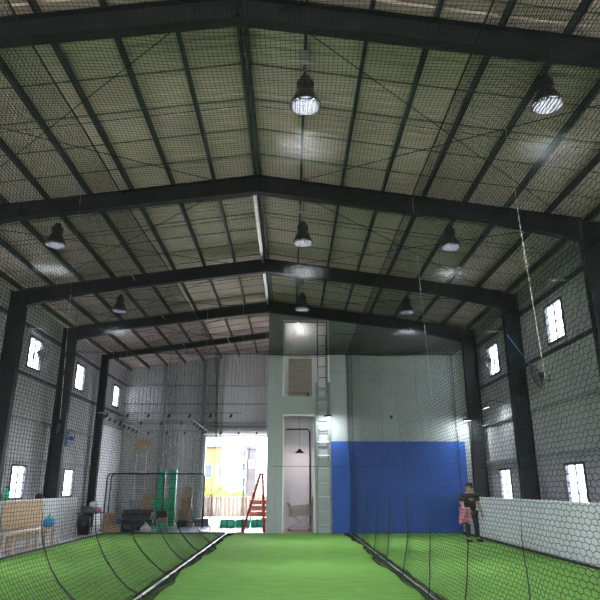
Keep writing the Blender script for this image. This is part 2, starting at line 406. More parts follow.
# wall girts
for s, X in ((-1, XL), (1, XR)):
    for k, z in enumerate((1.15, 2.5, 3.85, 5.3, 6.95)):
        mb = MB(); xi = X - s * .02; xo2 = X - s * .17
        mb.box(min(xi, xo2), max(xi, xo2), Y0 + .1, (YB if s < 0 else YM) - .05, z, z + .07)
        if s < 0 and z < 4.5:
            mb = MB(); mb.box(min(xi, xo2), max(xi, xo2), Y0 + .1, 28.3, z, z + .07)
        o = mb.build('wall_girt', 'purlin' if z > 5 else 'grey')
        tag(o, 'steel wall rail along the %s wall, %s from the floor' % ('left' if s < 0 else 'right', ordn[k]), 'wall rail', 'steel wall rails')
for k, z in enumerate((4.9, 5.9, 6.9)):
    o = MB().box(XL + .1, -.92, YB - .17, YB - .02, z, z + .09).build('wall_girt', 'grey')
    tag(o, 'grey steel rail across the back wall, %s above the bright doorway' % ordn[k], 'wall rail', 'back wall rails')
for k, x in enumerate((-6.9, -4.72)):
    o = MB().box(x - .08, x + .08, YB - .19, YB - .18 + .16, 0, roof(x) - .1).build('wind_post', 'grey')
    tag(o, ('grey upright steel post on the back wall at the left edge of the bright doorway', 'grey upright steel post on the back wall near the left corner')[0 if k else 1], 'post')
# bracing rods under the roof
RB = [(12.8, 18.3, -1), (18.3, 22.95, -1), (7.3, 12.8, -1), (7.3, 12.8, 1), (12.8, 18.3, 1), (18.3, 22.95, 1), (22.95, 27.9, -1), (2.4, 7.3, 1), (2.4, 7.3, -1)]
bay = {2.4: 'the bay over the camera', 7.3: 'the nearest full roof bay', 12.8: 'the second roof bay', 18.3: 'the third roof bay', 22.95: 'the roof bay beyond the partition'}
for (ya, yb, s) in RB:
    for k in range(2):
        xa_, xb_ = XC + s * .6, XC + s * 7.6
        p, q = ((xa_, ya), (xb_, yb)) if k else ((xa_, yb), (xb_, ya))
        o = MB().tube([(p[0], p[1], roof(p[0]) - .32), (q[0], q[1], roof(q[0]) - .32)], .009, 6).build('bracing_rod', 'steel')
        tag(o, 'steel bracing rod in %s, %s slope, ridge end %s' % (bay[ya], 'left' if s < 0 else 'right', 'farther away' if not k else 'nearer'), 'bracing rod', 'roof bracing rods')
# sag rods between purlins across each bay, light conduit on left slope
for ya in (10.05, 15.1, 20.2):
    for s in (-1, 1):
        o = MB().tube([(XC + s * .2, ya, roof(XC + s * .2) - .12), (XC + s * 7.9, ya, roof(XC + s * 7.9) - .12)], .007, 5).build('sag_rod', 'steel')
        tag(o, 'thin tie rod threaded through the %s purlins in the %s roof bay' % ('left' if s < 0 else 'right', {10.05: 'nearest', 15.1: 'second', 20.2: 'third'}[ya]), 'tie rod', 'purlin tie rods')
o = MB().tube([(-5.1, 12.8, 8.1), (-5.1, 23, 8.1), (-5.1, 32.3, 8.1)], .022, 6).build('conduit', 'galv')
tag(o, 'pale electrical conduit running lengthwise under the left roof slope', 'conduit')
mb = MB().box(-.99, -.90, 12.9, YM - .05, RID - .3, RID - .1)
tag(mb.build('ridge_strip', 'galv'), 'pale strip along the roof ridge', 'ridge strip')  # pale strip under the ridge, from the second frame to the partition

# ------------------------------------------------------------------ turf and padding
tag(MB().box(TX0, TX1, Y0 + .5, YM - .02, 0, .03).build('artificial_turf', 'turf'), 'bright green artificial turf laid over the concrete floor', 'artificial turf')
# blue padded wall face
n = 5; x0, x1 = 1.53, 6.72; wseg = (x1 - x0) / n
lab = ['at its left end beside the ladder', 'second from the ladder', 'in the middle of the blue wall', 'second from its right end', 'at its right end behind the standing person']
for k in range(n):
    mb = MB().bevbox(x0 + k * wseg + .002, x0 + (k + 1) * wseg - .002, YM - .08, YM - .001, .03, 3.33, .008)
    tag(mb.build('blue_wall_pad', 'blue'), 'tall royal blue wall pad, ' + lab[k], 'wall pad', 'blue wall pads')
# white pads along right and left
ry = np.linspace(23.2, .4, 13); nm = ['nearest the blue wall', 'second from the blue wall', 'third from the blue wall', 'fourth from the blue wall', 'fifth from the blue wall', 'sixth from the blue wall', 'seventh from the blue wall']
for k in range(12):
    mb = MB().bevbox(6.40, 6.55, ry[k + 1] + .004, ry[k] - .004, .0, 1.33, .02)
    tag(mb.build('white_wall_pad', 'pad'), 'waist-high white pad along the right side of the turf, ' + (nm[k] if k < 7 else 'outside the photo'), 'wall pad', 'white pads along the right side')
tag(MB().box(6.55, 7.35, .4, 23.2, 1.22, 1.27).build('ledge_board', 'dgrey'), 'dark ledge behind the white pads below the right windows', 'ledge')
ly = np.linspace(23.0, 10, 8)
for k in range(7):
    mb = MB().bevbox(-7.96, -7.81, ly[k + 1] + .004, ly[k] - .004, 0, 1.3, .02)
    tag(mb.build('white_half_wall', 'pad'), 'waist-high white panel behind the bench on the left, %s from the cluttered table' % ordn[k], 'half wall', 'white panels behind the bench')

# ------------------------------------------------------------------ nets
TH = .0030
NZ = 6.7
NY0, NY1 = 1.2, 23.1
def sag(x, y):
    return NZ - .09 * np.abs(np.sin(PI * (y - 2.4) / 5.1)) - .03 * np.sin(x * 1.7 + y * .6)
def ceil_net(name, x0, x1, label, cell=.058):
    nx = int(round((x1 - x0) / cell)); ny = int(round((NY1 - NY0) / cell))
    xs = np.linspace(x0, x1, nx + 1); ysn = np.linspace(NY0, NY1, ny + 1)
    X, Y = np.meshgrid(xs, ysn, indexing='ij'); Z = sag(X, Y)
    # slack twine wanders a little
    X2 = X + .012 * np.sin(Y * 2.1 + X * .9); Y2 = Y + .012 * np.sin(X * 2.6 + Y * .7)
    P = np.stack([X2, Y2, Z], -1)
    e = empty(name, (0, 0, 0), label=label, cat='net', group='overhead nets')
    st = 3                                     # long strings need fewer points
    build_twine('netting', [twine(P[:, list(range(0, ny, st)) + [ny]], TH, (0, 0, 1)), twine(P.transpose(1, 0, 2), TH, (0, 0, 1))], 'net', e)
    for k in (0, ny): MB().tube([tuple(P[i, k]) for i in range(0, nx + 1, 4)] + [tuple(P[nx, k])], .008, 5).build('edge_rope', 'rope', e)
    return e
ceil_net('ceiling_net', -3.08, 2.12, 'black square mesh net ceiling stretched over the middle turf lane')
ceil_net('ceiling_net', -6.9, -3.10, 'black square mesh net ceiling over the left lane')
ceil_net('ceiling_net', 2.14, 6.5, 'black square mesh net ceiling over the right lane')

def side_profile(side, u, y):
    """u 0 at the top, 1 at the floor: returns x, z of the hanging net."""
    z = (1 - u) * NZ
    zb = 1.15
    t = np.clip((zb - z) / zb, 0, 1)
    if side < 0:
        xt = -3.08 - .02 * np.sin(y * 1.3) + .25 * np.clip((y - 9) / 14, 0, 1); xb = -2.25
        bulge = -.10 * np.sin(np.clip((3.6 - z) / 3.6, 0, 1) * PI)
    else:
        xt = 2.18 + 0 * y; xb = 2.15 + 0 * y
        bulge = .10 * np.sin(np.clip((3.2 - z) / 3.2, 0, 1) * PI)
    fold = .03 * np.sin(y * 3.08 + .6) * np.sin(np.clip((1.6 - z) / 1.6, 0, 1) * PI) * np.clip((20 - y) / 8, 0, 1)
    x = xt + (xb - xt) * t ** 2.2 + bulge + fold
    if side < 0: pass
    zz = np.where(t > 0, z, z)
    return x, np.maximum(zz, .045)
def side_net(name, side, label):
    cw, chh = (.078, .046) if side < 0 else (.050, .046); ny = int((NY1 - NY0) / cw); nz = int(NZ / chh)
    nz += nz % 2; ny += ny % 2
    Yg = np.linspace(NY0, NY1, ny + 1); U = np.linspace(0, 1, nz + 1)
    # net slopes forward a little at the seams
    J, I = np.meshgrid(U, Yg, indexing='ij')
    X, Z = side_profile(side, J, I); Y = I + .035 * np.sin(Z * 2.3 + I * .8) + .05 * J * np.sin(I * 1.9)
    rg = np.random.default_rng(3)
    P = np.stack([X, Y + rg.normal(0, .007, Y.shape), Z + rg.normal(0, .0035, Z.shape)], -1)
    ii = np.arange(ny + 1); amp = .002 if side < 0 else .007
    rowsZ = []
    for j in range(nz + 1):
        q = P[j].copy(); q[:, 2] = np.maximum(q[:, 2] + amp * (1 - 2 * ((ii + j) % 2)), .04); rowsZ.append(q)
    rowsZ = np.array(rowsZ)
    ver = []
    for j in range(nz):
        k = ii if side < 0 else ii[((ii + j) % 2) == 1]
        ver.append(np.stack([rowsZ[j][k], rowsZ[j + 1][k]], 1))
    e = empty(name, (0, 0, 0), label=label, cat='net', group='hanging side nets')
    build_twine('netting', [twine(rowsZ, .0031, (1, 0, 0)), twine(np.concatenate(ver), .0028 if side < 0 else .0022, (1, 0, 0))], 'net', e)
    for y in (4.1, 6.1, 8.1, 10.15, 12.2, 14.3, 16.4, 18.6, 20.9):
        uu = np.linspace(0, 1, 40); yy = np.full(40, y); x, z = side_profile(side, uu, yy)
        yy = yy + .07 * np.sin(z * 3.1 + y * 1.7) + .03 * np.sin(z * 7 + y)
        r = [.0015 + (.013 if side < 0 else .0075) * float(np.clip((1.5 - zz) / 1.0, 0, 1)) * (1 if y < 17 else .6) for zz in z]
        MB().tube([(float(a) - .006 * side, float(b), float(c)) for a, b, c in zip(x, yy, z)], r, 5).build('seam_cord', 'rope', e)
    x, z = side_profile(side, np.zeros(30), np.linspace(NY0, NY1, 30))
    MB().tube([(float(a), float(b), NZ - .02) for a, b in zip(x, np.linspace(NY0, NY1, 30))], .011, 5).build('edge_rope', 'rope', e)
    return e
side_net('side_net', -1, 'black netting wall hanging along the left side of the middle lane')
side_net('side_net', 1, 'black netting wall hanging along the right side of the middle lane')
# slack net lying along the floor on each side, dense dark folds
def skirt(side, label):
    parts = []; xb = (lambda y: -2.25) if side < 0 else (lambda y: 2.15)
    rnd = random.Random(5 + side)
    strings = []; ys_ = np.linspace(2.5, 23.0, 260)
    wv = np.array([.15 + .06 * math.sin(y * .9 + side) + .04 * math.sin(y * 2.3) + .015 * math.sin(y * 5.1) for y in ys_])
    base = np.array([xb(y) for y in ys_])
    inner = -side                                # towards the lane centre
    for k in range(16):
        f = k / 15; 
        x = base + (f * (wv + .16) - .16) * inner + .008 * np.sin(ys_ * (7 + k % 5) + k)
        z = .036 + .05 * np.abs(np.sin(f * 7 + ys_ * 1.1 + np.sin(ys_ * 2))) * (1 - .7 * f)
        strings.append(np.stack([x, ys_, z], -1))
    parts.append(twine(np.array(strings), .003, (0, 0, 1)))
    cross = []
    for y in np.arange(2.5, 23, .06):
        t = np.linspace(0, 1, 9); i = (np.interp(y, ys_, wv))
        b0 = float(np.interp(y, ys_, base))
        x = b0 + (t * (i + .16) - .16) * inner
        z = .036 + .05 * np.abs(np.sin(t * 7 + y * 1.1 + math.sin(y * 2))) * (1 - .7 * t)
        cross.append(np.stack([x, y + .12 * (t - .5) + .03 * np.sin(t * 9 + y * 5), z], -1))
    parts.append(twine(np.array(cross), .003, (0, 0, 1)))
    o = build_twine('net_skirt', parts, 'net')
    tag(o, label, 'net'); return xb
xbl = skirt(-1, 'dark loose net hem lying in folds on the turf along the left white pole')
xbr = skirt(1, 'dark loose net hem lying in folds on the turf along the right lane edge')
tag(MB().tube([(-2.29, 2.6, .055), (-2.29, 22.9, .055)], .02, 8).build('weight_pole', 'trim'), 'white pole weighing down the left net hem', 'pole')
tag(MB().tube([(xbr(2.6) + .03, 2.6, .055), (xbr(9) + .03, 9, .055), (xbr(22.9) + .03, 22.9, .055)], .016, 8).build('weight_pole', 'galv'), 'grey pole weighing down the right net hem', 'pole')
# turf border strips
tag(MB().tube([(TX0, 3, .05), (TX0, YM, .05)], .035, 6).build('border_strip', 'rope'), 'black gathered net hem along the left edge of the turf', 'rope')
tag(MB().tube([(TX0, YM, .04), (-2.4, YM, .04)], .025, 6).build('border_strip', 'rope'), 'black gathered net hem along the far left edge of the turf', 'rope')
tag(MB().tube([(6.34, 3, .06), (6.34, YM - .1, .06)], .035, 6).build('border_strip', 'rope'), 'black strip for base edge and shadow gap below the right white pads', 'rope')  # black strip drawn for the shadow gap along the pad base
# cables across at the end of the lanes
def cable(pts, label, r=.01, m='rope', name='net_cable'): return tag(MB().tube(pts, r, 5).build(name, m), label, 'cable')
cable([(-9.0, 23.0, 6.75), (-1.2, 23.0, 6.68), (6.7, 23.0, 6.72)], 'black cable stretched wall to wall in front of the partition, holding the net end', .012)
cable([(-1.1, 23.15, 2.4), (1.2, 23.15, 2.4), (4.0, 23.15, 2.42)], 'thin black cable across the partition at door handle height of the blue wall', .008)
cable([(-9.2, 17.7, 6.98), (-6.9, 17.7, 6.9), (-3.2, 20.5, 6.75)], 'thin dark cable from the third left column to the net edge', .008)
cable([(1.32, 23.0, 7.55), (2.0, 23.0, 7.5), (2.9, 23.0, 7.56)], 'dark cable running right from the upper opening', .010)
# vertical pale cords hanging from the roof
for (x, y, zt, zb, lab_) in ((2.6, 12.4, 8.1, 3.4, 'pale cord hanging down at the right net, beside the second right lamp'), (-5.2, 12.6, 8.0, 3.0, 'pale cord hanging down in front of the left windows'),
                       (3.62, 9.0, 7.9, 3.2, 'pale cord hanging at the right edge of the photo'), (-3.55, 21.5, 8.3, 4.8, 'pale cord hanging left of the bright doorway'),
                       (-2.3, 22.5, 8.3, 4.6, 'pale cord hanging above the bright doorway'), (-1.42, 23.2, 8.6, 2.2, 'pale cord hanging beside the left edge of the partition')):
    zt = roof(x + .0172 * y) - .02
    tag(MB().tube([(x, y, zt), (x + .06, y, (zt + zb) / 2), (x + .16, y, zb)], .0045, 5).build('hanging_cord', 'wrope'), lab_, 'cord')
tag(MB().tube([(6.3, 17.4, 6.1), (6.5, 16.3, 4.85)], .012, 5).build('hanging_cord', 'brope'), 'blue cord slanting across the right wall between the two upper windows', 'cord')
tag(MB().tube([(-3.05, 23.2, 7.6), (-2.55, 25, 6.4)], .018, 5).build('hanging_cord', 'wrope'), 'white cord slanting down under the back left roof', 'cord')
# end nets, hanging in folds across the lane ends
def end_net(x0, x1, y, z0, z1, label, cell=.075, amp=.05, group='end nets'):
    nx = int((x1 - x0) / cell); nz = int((z1 - z0) / cell)
    X, Z = np.meshgrid(np.linspace(x0, x1, nx + 1), np.linspace(z0, z1, nz + 1), indexing='ij')
    Y = y + amp * np.sin(X * 6 + np.sin(Z)) * (1 - (Z - z0) / (z1 - z0) * .6)
    P = np.stack([X + .03 * np.sin(Z * 3 + X * 4), Y, Z], -1)
    o = build_twine('end_net', [twine(P, TH, (0, 1, 0)), twine(P.transpose(1, 0, 2), TH, (0, 1, 0))], 'net')
    return tag(o, label, 'net', group)
end_net(-6.8, -2.9, 23.15, .05, 6.65, 'black net hanging across the far end of the left lane')
# gathered net bundles
def bundle(x, y, z0, z1, wd, label, seed, flare=1.5, nst=16, m='net'):
    rnd = random.Random(seed); strings = []
    zz = np.linspace(z0, z1, 34)
    for k in range(nst):
        a = rnd.uniform(-1, 1); b = rnd.uniform(-1, 1); ph = rnd.uniform(0, 6)
        f = (1 + (flare - 1) * np.abs((zz - (z0 + z1) / 2) / ((z1 - z0) / 2)) ** 1.5)
        strings.append(np.stack([x + a * wd * f + .02 * np.sin(zz * 3 + ph), y + b * wd * .6 * f + .02 * np.cos(zz * 2.5 + ph), zz], -1))
    S_ = np.array(strings)
    cr = []
    for z in np.arange(z0 + .05, z1, .07):
        t = np.linspace(-1, 1, 9); f = 1 + (flare - 1) * abs((z - (z0 + z1) / 2) / ((z1 - z0) / 2)) ** 1.5
        cr.append(np.stack([x + t * wd * f, y + .05 * np.sin(t * 6 + z * 3), z + .03 * np.sin(t * 11 + z * 5)], -1))
    o = build_twine('gathered_net', [twine(S_, .0032, (0, 1, 0)), twine(np.array(cr), .002, (0, 0, 1))], m)
    return tag(o, label, 'net', 'gathered nets')
bundle(-3.05, 22.4, .1, 6.6, .15, 'gathered black net hanging in front of the left part of the bright doorway', 1, 2.2, 24)
bundle(-2.1, 22.8, .1, 3.1, .10, 'gathered black net hanging lower in front of the middle of the bright doorway', 2, 1.9, 26)
bundle(-4.95, 23.1, .1, 6.6, .2, 'gathered black net hanging by the tall green pads', 3, 1.5, 7)
bundle(1.9, 22.9, .1, 6.7, .10, 'gathered black net hanging in front of the blue wall at the lane corner', 4, 1.2, 8)
bundle(5.75, 22.3, .035, 6.6, .10, 'gathered black net hanging behind the standing person', 6, 1.4, 12)

# ------------------------------------------------------------------ high bay lamps
def lamp_light(parent, z, power, size=.4, spread=110, col=(.93, .97, 1)):
    ld = bpy.data.lights.new('lamp_light', 'AREA'); ld.shape = 'DISK'; ld.size = size; ld.energy = power; ld.spread = math.radians(spread); ld.color = col
    lo = bpy.data.objects.new('lamp_light', ld); C.objects.link(lo); lo.parent = parent; lo.location = (0, 0, z); return lo
def make_highbay():
    e = empty('high_bay_lamp', (0, 0, 0), cat='ceiling lamp', group='high bay lamps')
    MB().lathe([(.235, 0), (.25, .0), (.25, .02), (.215, .10), (.16, .22), (.125, .27), (.125, .30), (.12, .30), (.12, .26), (.155, .21), (.21, .09), (.235, .01)], 32).build('lamp_shade', 'shade', e, True)
    MB().lathe([(.0, .055), (.225, .055), (.228, .04), (.0, .04)], 32).build('lens', 'disc', e, False)
    mb = MB()
    for q in np.arange(-.2, .21, .04):
        hw = math.sqrt(.23 ** 2 - q * q); mb.box(q - .002, q + .002, -hw, hw, -.025, .012); mb.box(-hw, hw, q - .002, q + .002, -.025, .012)
    mb.build('louvre', 'louvre', e)
    mb = MB().lathe([(.0, .56), (.06, .56), (.085, .53), (.09, .47), (.12, .45), (.125, .30), (0, .30)], 24)
    for k in range(12):
        a = 2 * PI * k / 12; mb.box(.085, .135, -.006, .006, .31, .46, Matrix.Rotation(a, 4, 'Z'))
    mb.build('ballast_housing', 'shade', e)
    mb = MB().tube([(-.05, 0, .56), (-.03, 0, .66), (0, 0, .70), (.03, 0, .66), (.05, 0, .56)], .008, 6)
    mb.build('hook', 'galv', e)
    mb = MB()
    for k in range(3): mb.ring(.028, .005, 10, 5, Matrix.Translation((0, 0, .73 + .045 * k)) @ Matrix.Rotation(PI / 2, 4, 'X' if k % 2 else 'Y') @ Matrix.Diagonal((1, 1, 1, 1)))
    mb.tube([(.06, .02, .5), (.11, .03, .70), (.05, .02, .82)], .006, 5)
    mb.build('chain', 'galv', e)
    MB().bevbox(-.10, .06, -.05, .05, .82, 1.04, .01).build('junction_box', 'galv', e)
    lamp_light(e, .02, LAMP_W, .42, 100)
    return e
proto = make_highbay(); first = True
cols = {-5.8: 'left', 0.28: 'middle', 3.95: 'right'}
rows = {8.0: 'nearest', 13.5: 'second', 19.2: 'third', 2.2: 'overhead'}
for y in rows:
    for x in cols:
        o = proto if first else copy_tree(proto); first = False
        z = 7.42 if abs(x) < 1 else 7.48 if (y == 8.0 and x > 3) else 7.33
        o.location = (x + ({8.0: -.07, 19.2: .1}.get(y, 0) if abs(x) < 1 else .14 if x > 3 and y == 8.0 else 0), y, z)
        if y == 2.2: o['label'] = 'bell-shaped high bay lamp above the camera, out of the photo, %s row' % cols[x]
        elif y == 8.0 and x < -5: o['label'] = 'bell-shaped high bay lamp beyond the upper left edge of the photo'
        else: o['label'] = 'bell-shaped high bay lamp hanging in the %s row, %s from the camera' % (cols[x], {8.0: 'nearest', 13.5: 'second', 19.2: 'farthest'}[y])
        # the bracket arm from the frame
# cross battens that carry the lamps, hung beneath the purlins
for y in (8.0, 13.5, 19.2, 2.2):
    for x in cols:
        zt = roof(x) - .22
        o = MB().tube([(x - .02, y, 8.40 if abs(x) < 1 else 8.3), (x - .02, y, zt)], .012, 6).build('hanger_rod', 'galv')
        tag(o, 'thin hanger rod above the high bay lamp of the %s row, %s' % (cols[x], {8.0: 'nearest the camera', 13.5: 'second from the camera', 19.2: 'farthest back', 2.2: 'over the camera'}[y]), 'hanger', 'lamp hangers')

# ------------------------------------------------------------------ flood lamps
def flood(loc, rz, label, power, tilt=1.25):
    e = empty('flood_lamp', loc, rz, label, 'wall lamp', 'flood lamps')
    MB().tube([(0, 0, .18), (0, -.62, .26), (0, -.70, .02)], .012, 6).build('arm', 'black', e)
    h = MB().bevbox(-.14, .14, -.02, .03, -.09, .09, .01, Matrix.Translation((0, -.70, 0)) @ Matrix.Rotation(-tilt, 4, 'X')).build('lamp_head', 'black', e)
    MB().box(-.12, .12, .032, .036, -.075, .075, Matrix.Translation((0, -.70, 0)) @ Matrix.Rotation(-tilt, 4, 'X')).build('lens', 'glow', e)
    ld = bpy.data.lights.new('flood_light', 'AREA'); ld.shape = 'RECTANGLE'; ld.size = .22; ld.size_y = .14; ld.energy = power; ld.color = (.88, .97, 1)
    lo = bpy.data.objects.new('flood_light', ld); C.objects.link(lo); lo.parent = e
    d = Vector((0, math.cos(-tilt), math.sin(-tilt)))
    lo.location = Vector((0, -.70, 0)) + d * .05; lo.rotation_euler = d.to_track_quat('-Z', 'Y').to_euler()
    return e
flood((1.02, YM - .01, 4.22), 0, 'small black flood lamp on an arm above the blue wall, beside the ladder', 13)
flood((6.3, YM - .01, 4.1), 0, 'bright flood lamp at the right end above the blue wall', 13)
flood((7.12, 20.6, 4.3), -PI / 2, 'small flood lamp on the right wall in front of the partition corner', 8)
# dark fan-like bracket on right wall
def wall_fan(loc, rz, label, R=.32, m='black', arm=.35):
    e = empty('wall_fan', loc, rz, label, 'fan', 'wall fans')
    T0 = Matrix.Translation((0, -arm, 0)) @ Matrix.Rotation(PI / 2 + .25, 4, 'X')
    mb = MB()
    for rr, zz in ((R, 0), (R * .97, .06), (R * .97, -.06), (R * .6, .09), (R * .6, -.09), (R * .25, .10)): mb.ring(rr, .005, 28, 5, T0 @ Matrix.Translation((0, 0, zz)))
    for k in range(20):
        a = 2 * PI * k / 20; c, s_ = math.cos(a), math.sin(a)
        for sg in (1, -1): mb.tube([T0 @ Vector((c * R * .15, s_ * R * .15, sg * .10)), T0 @ Vector((c * R * .6, s_ * R * .6, sg * .09)), T0 @ Vector((c * R, s_ * R, 0))], .0035, 4)
    mb.build('cage', m, e)
    mb = MB().lathe([(0, -.04), (.05, -.04), (.05, .05), (0, .06)], 16, T0)
    for k in range(4):
        a = PI / 2 * k; R4 = T0 @ Matrix.Rotation(a, 4, 'Z') @ Matrix.Rotation(.45, 4, 'X')
        mb.add([R4 @ Vector(v) for v in ((.04, -.04, 0), (R * .5, -.10, 0), (R * .85, -.08, 0), (R * .88, .06, 0), (R * .5, .08, 0), (.04, .04, 0),
                (.04, -.04, .006), (R * .5, -.10, .006), (R * .85, -.08, .006), (R * .88, .06, .006), (R * .5, .08, .006), (.04, .04, .006))],
               [(0, 1, 2, 3, 4, 5), (11, 10, 9, 8, 7, 6)] + [(i, (i + 1) % 6, 6 + (i + 1) % 6, 6 + i) for i in range(6)])
    mb.build('blades', 'grey' if m == 'black' else m, e)
    mb = MB().lathe([(0, -.22), (.07, -.22), (.09, -.12), (.06, -.08), (0, -.08)], 16, T0)
    mb.build('motor', m, e)
    MB().tube([(0, 0, -.12), (0, -arm * .5, -.14), (0, -arm + .15, -.02)], .018, 6).box(-.06, .06, -.02, .0, -.2, .02).build('arm', m, e)
    return e
wall_fan((XL + .08, 20.6, 6.15), PI / 2, 'round black wall fan in front of the first upper window on the left', .36)
wall_fan((XR - .08, 21.05, 6.05), -PI / 2, 'round black wall fan in front of the farther upper right window', .36)
wall_fan((XR - .3, 16.2, 4.62), -PI / 2 - .5, 'dark wall fan seen edge-on below the nearer upper right window', .36)
wall_fan((-8.75, 23.6, 3.45), PI / 2 - 1.1, 'blue wall fan beside the steel column on the left', .33, 'bluecloth', .3)
wall_fan((-8.95, 22.62, 3.75), PI / 2 + .6, 'small black wall fan on the steel column on the left', .2, 'black', .25)
for (x, y, z, s, l) in ((XR - .02, 15.0, 6.82, -1, 'above the nearer upper right window'), (XR - .02, 20.3, 6.82, -1, 'above the farther upper right window'), (XL + .02, 20.3, 6.85, 1, 'above the first upper left window')):
    o = MB().tube([(x, y + .7, z), (x + s * .12, y + .2, z), (x + s * .15, y - .5, z), (x + s * .75, y - .5, z + .02)], .018, 6).build('bent_conduit', 'galv')
    tag(o, 'pale bent conduit arm ' + l, 'conduit')

tag(MB().bevbox(3.88, 3.98, YM - .05, YM - .002, 4.2, 4.32, .01).build('wall_socket', 'black'), 'small black socket high on the grey wall above the blue pads', 'socket')
# ------------------------------------------------------------------ light rail grid over the left corner
def rail(p, q, label, nl):
    e = empty('light_rail', (0, 0, 0), label=label, cat='light rail', group='hanging light rails')
    p, q = Vector(p), Vector(q)
    MB().tube([p, q], .025, 6).build('rail', 'grey', e)
    for t in (.12, .88):
        c = p.lerp(q, t); MB().tube([c, (c.x, c.y, roof(c.x) - .25)], .004, 4).build('hanger', 'wrope', e)
    for k in range(nl):
        c = p.lerp(q, (k + .5) / nl); MB().tube([c, c + Vector((0, 0, -.09))], .01, 5).tube([c + Vector((-.03, -.06, -.16)), c + Vector((0, 0, -.08)), c + Vector((.01, .03, -.06))], [.05, .045, .03], 10).build('spot_head', 'black', e)
rail((-7.9, 23.25, 4.4), (-2.3, 23.25, 4.4), 'long horizontal rail with small black spotlights, nearest of the hanging grid', 7)
rail((-8.25, 31, 4.4), (-1.8, 31, 4.4), 'horizontal spotlight rail just in front of the bright doorway head', 7)
rail((-8.2, 26, 4.4), (-4.7, 26, 4.4), 'short horizontal spotlight rail in the middle of the hanging grid', 4)
rail((-7.8, 23.3, 4.42), (-8.25, 31, 4.42), 'lengthwise spotlight rail along the left of the hanging grid', 8)
rail((-4.7, 26, 4.42), (-4.8, 31, 4.42), 'lengthwise spotlight rail with pale light, in the middle of the hanging grid', 5)

# ------------------------------------------------------------------ ladders
e = empty('extension_ladder', (.86, YM - .16, .0), label='tall aluminium extension ladder standing against the partition beside the doorway', cat='ladder')
e.rotation_euler = (math.radians(-.5), 0, 0)
mb = MB()
for s in (-1, 1):
    x = s * .25; mb.box(x - .035, x + .035, -.035, .035, 0, 5.6)
mb.build('side_rail', 'railgrey', e)
for k in range(11): MB().tube([(-.25, 0, .3 + .5 * k), (.25, 0, .3 + .5 * k)], .024, 8).build('rung', 'galv', e)
up = MB()
for s in (-1, 1): up.box(s * .19 - .025, s * .19 + .025, .04, .10, 2.6, 8.15)
up.build('upper_section', 'railgrey', e)
for k in range(13): MB().tube([(-.19, .07, 2.5 + .43 * k + .3), (.19, .07, 2.5 + .43 * k + .3)], .016, 8).build('rung', 'railgrey', e)
for s in (-1, 1): MB().bevbox(s * .25 - .03, s * .25 + .03, -.05, .05, -.0, .06, .01).build('foot', 'black', e)

e = empty('step_ladder', (-1.56, 24.0, 0), 0.12, 'red fibreglass step ladder standing open by the left edge of the partition', 'ladder')
for s, nm_ in ((-1, 'rear'), (1, 'front')):
    for q in (-1, 1):
        MB().tube([((.16 if s > 0 else -.66), q * .26, .02), (.02 + s * .05, q * .17, 2.12)], .045, 6).build('leg', 'red', e)
for k in range(6):
    t = (k + 1) / 7; x = -.66 + (-.03 + .66) * t; hw = .26 - .09 * t
    MB().box(x - .05, x + .05, -hw, hw, 2.1 * t - .015, 2.1 * t + .015).build('step', 'galv', e)
MB().bevbox(-.08, .12, -.2, .2, 2.1, 2.18, .015).build('top_cap', 'red', e)
mb = MB()
for k in (1, 3, 5):
    t = k / 7; x = .16 - .09 * t; mb.tube([(x, -.26 + .09 * t, 2.1 * t), (x, .26 - .09 * t, 2.1 * t)], .012, 6)
mb.build('brace', 'galv', e)

# ------------------------------------------------------------------ inside the lower doorway
e = empty('shopping_cart', (-.05, 24.35, .02), 0.15, 'metal shopping cart full of white baseballs inside the lower doorway', 'cart')
mb = MB(); bx = [(-.42, .50, .24), (.42, .42, .2)]
def cartpt(u, v, zz):   # u along length 0..1, v across -1..1
    w_ = .27 - .05 * u; top = .95 - .08 * u; bot = .55 + .06 * u
    return Vector((-.38 + .80 * u - (0), v * w_ * (.8 + .2 * zz), bot + (top - bot) * zz))
for v in (-1, 1):
    for zz in np.linspace(0, 1, 7): mb.tube([cartpt(0, v, zz), cartpt(1, v, zz)], .005 if 0 < zz < 1 else .010, 5)
    for u in np.linspace(0, 1, 13): mb.tube([cartpt(u, v, 0), cartpt(u, v, 1)], .004, 4)
for u in (0, 1):
    for zz in np.linspace(0, 1, 7): mb.tube([cartpt(u, -1, zz), cartpt(u, 1, zz)], .005 if 0 < zz < 1 else .010, 5)
    for v in np.linspace(-1, 1, 9): mb.tube([cartpt(u, v, 0), cartpt(u, v, 1)], .004, 4)
for u in np.linspace(0, 1, 13): mb.tube([cartpt(u, -1, 0), cartpt(u, 1, 0)], .005, 4)
mb.build('basket', 'galv', e)
mb = MB()
for v in (-1, 1):
    mb.tube([(-.40, v * .25, .95), (-.28, v * .25, .58), (.02, v * .24, .34), (-.38, v * .24, .14)], .02, 6)
    mb.tube([(-.38, v * .24, .16), (.42, v * .18, .16)], .013, 6); mb.tube([(.02, v * .24, .34), (.40, v * .2, .60)], .012, 6)
    mb.tube([(.42, v * .18, .16), (.2, v * .2, .4)], .01, 6)
mb.tube([(.42, -.18, .16), (.42, .18, .16)], .012, 6); mb.build('frame', 'galv', e)
MB().tube([(-.46, -.27, 1.02), (-.46, .27, 1.02)], .02, 8).tube([(-.40, -.25, .93), (-.46, -.26, 1.02)], .012, 6).tube([(-.40, .25, .93), (-.46, .26, 1.02)], .012, 6).build('handle', 'red', e)
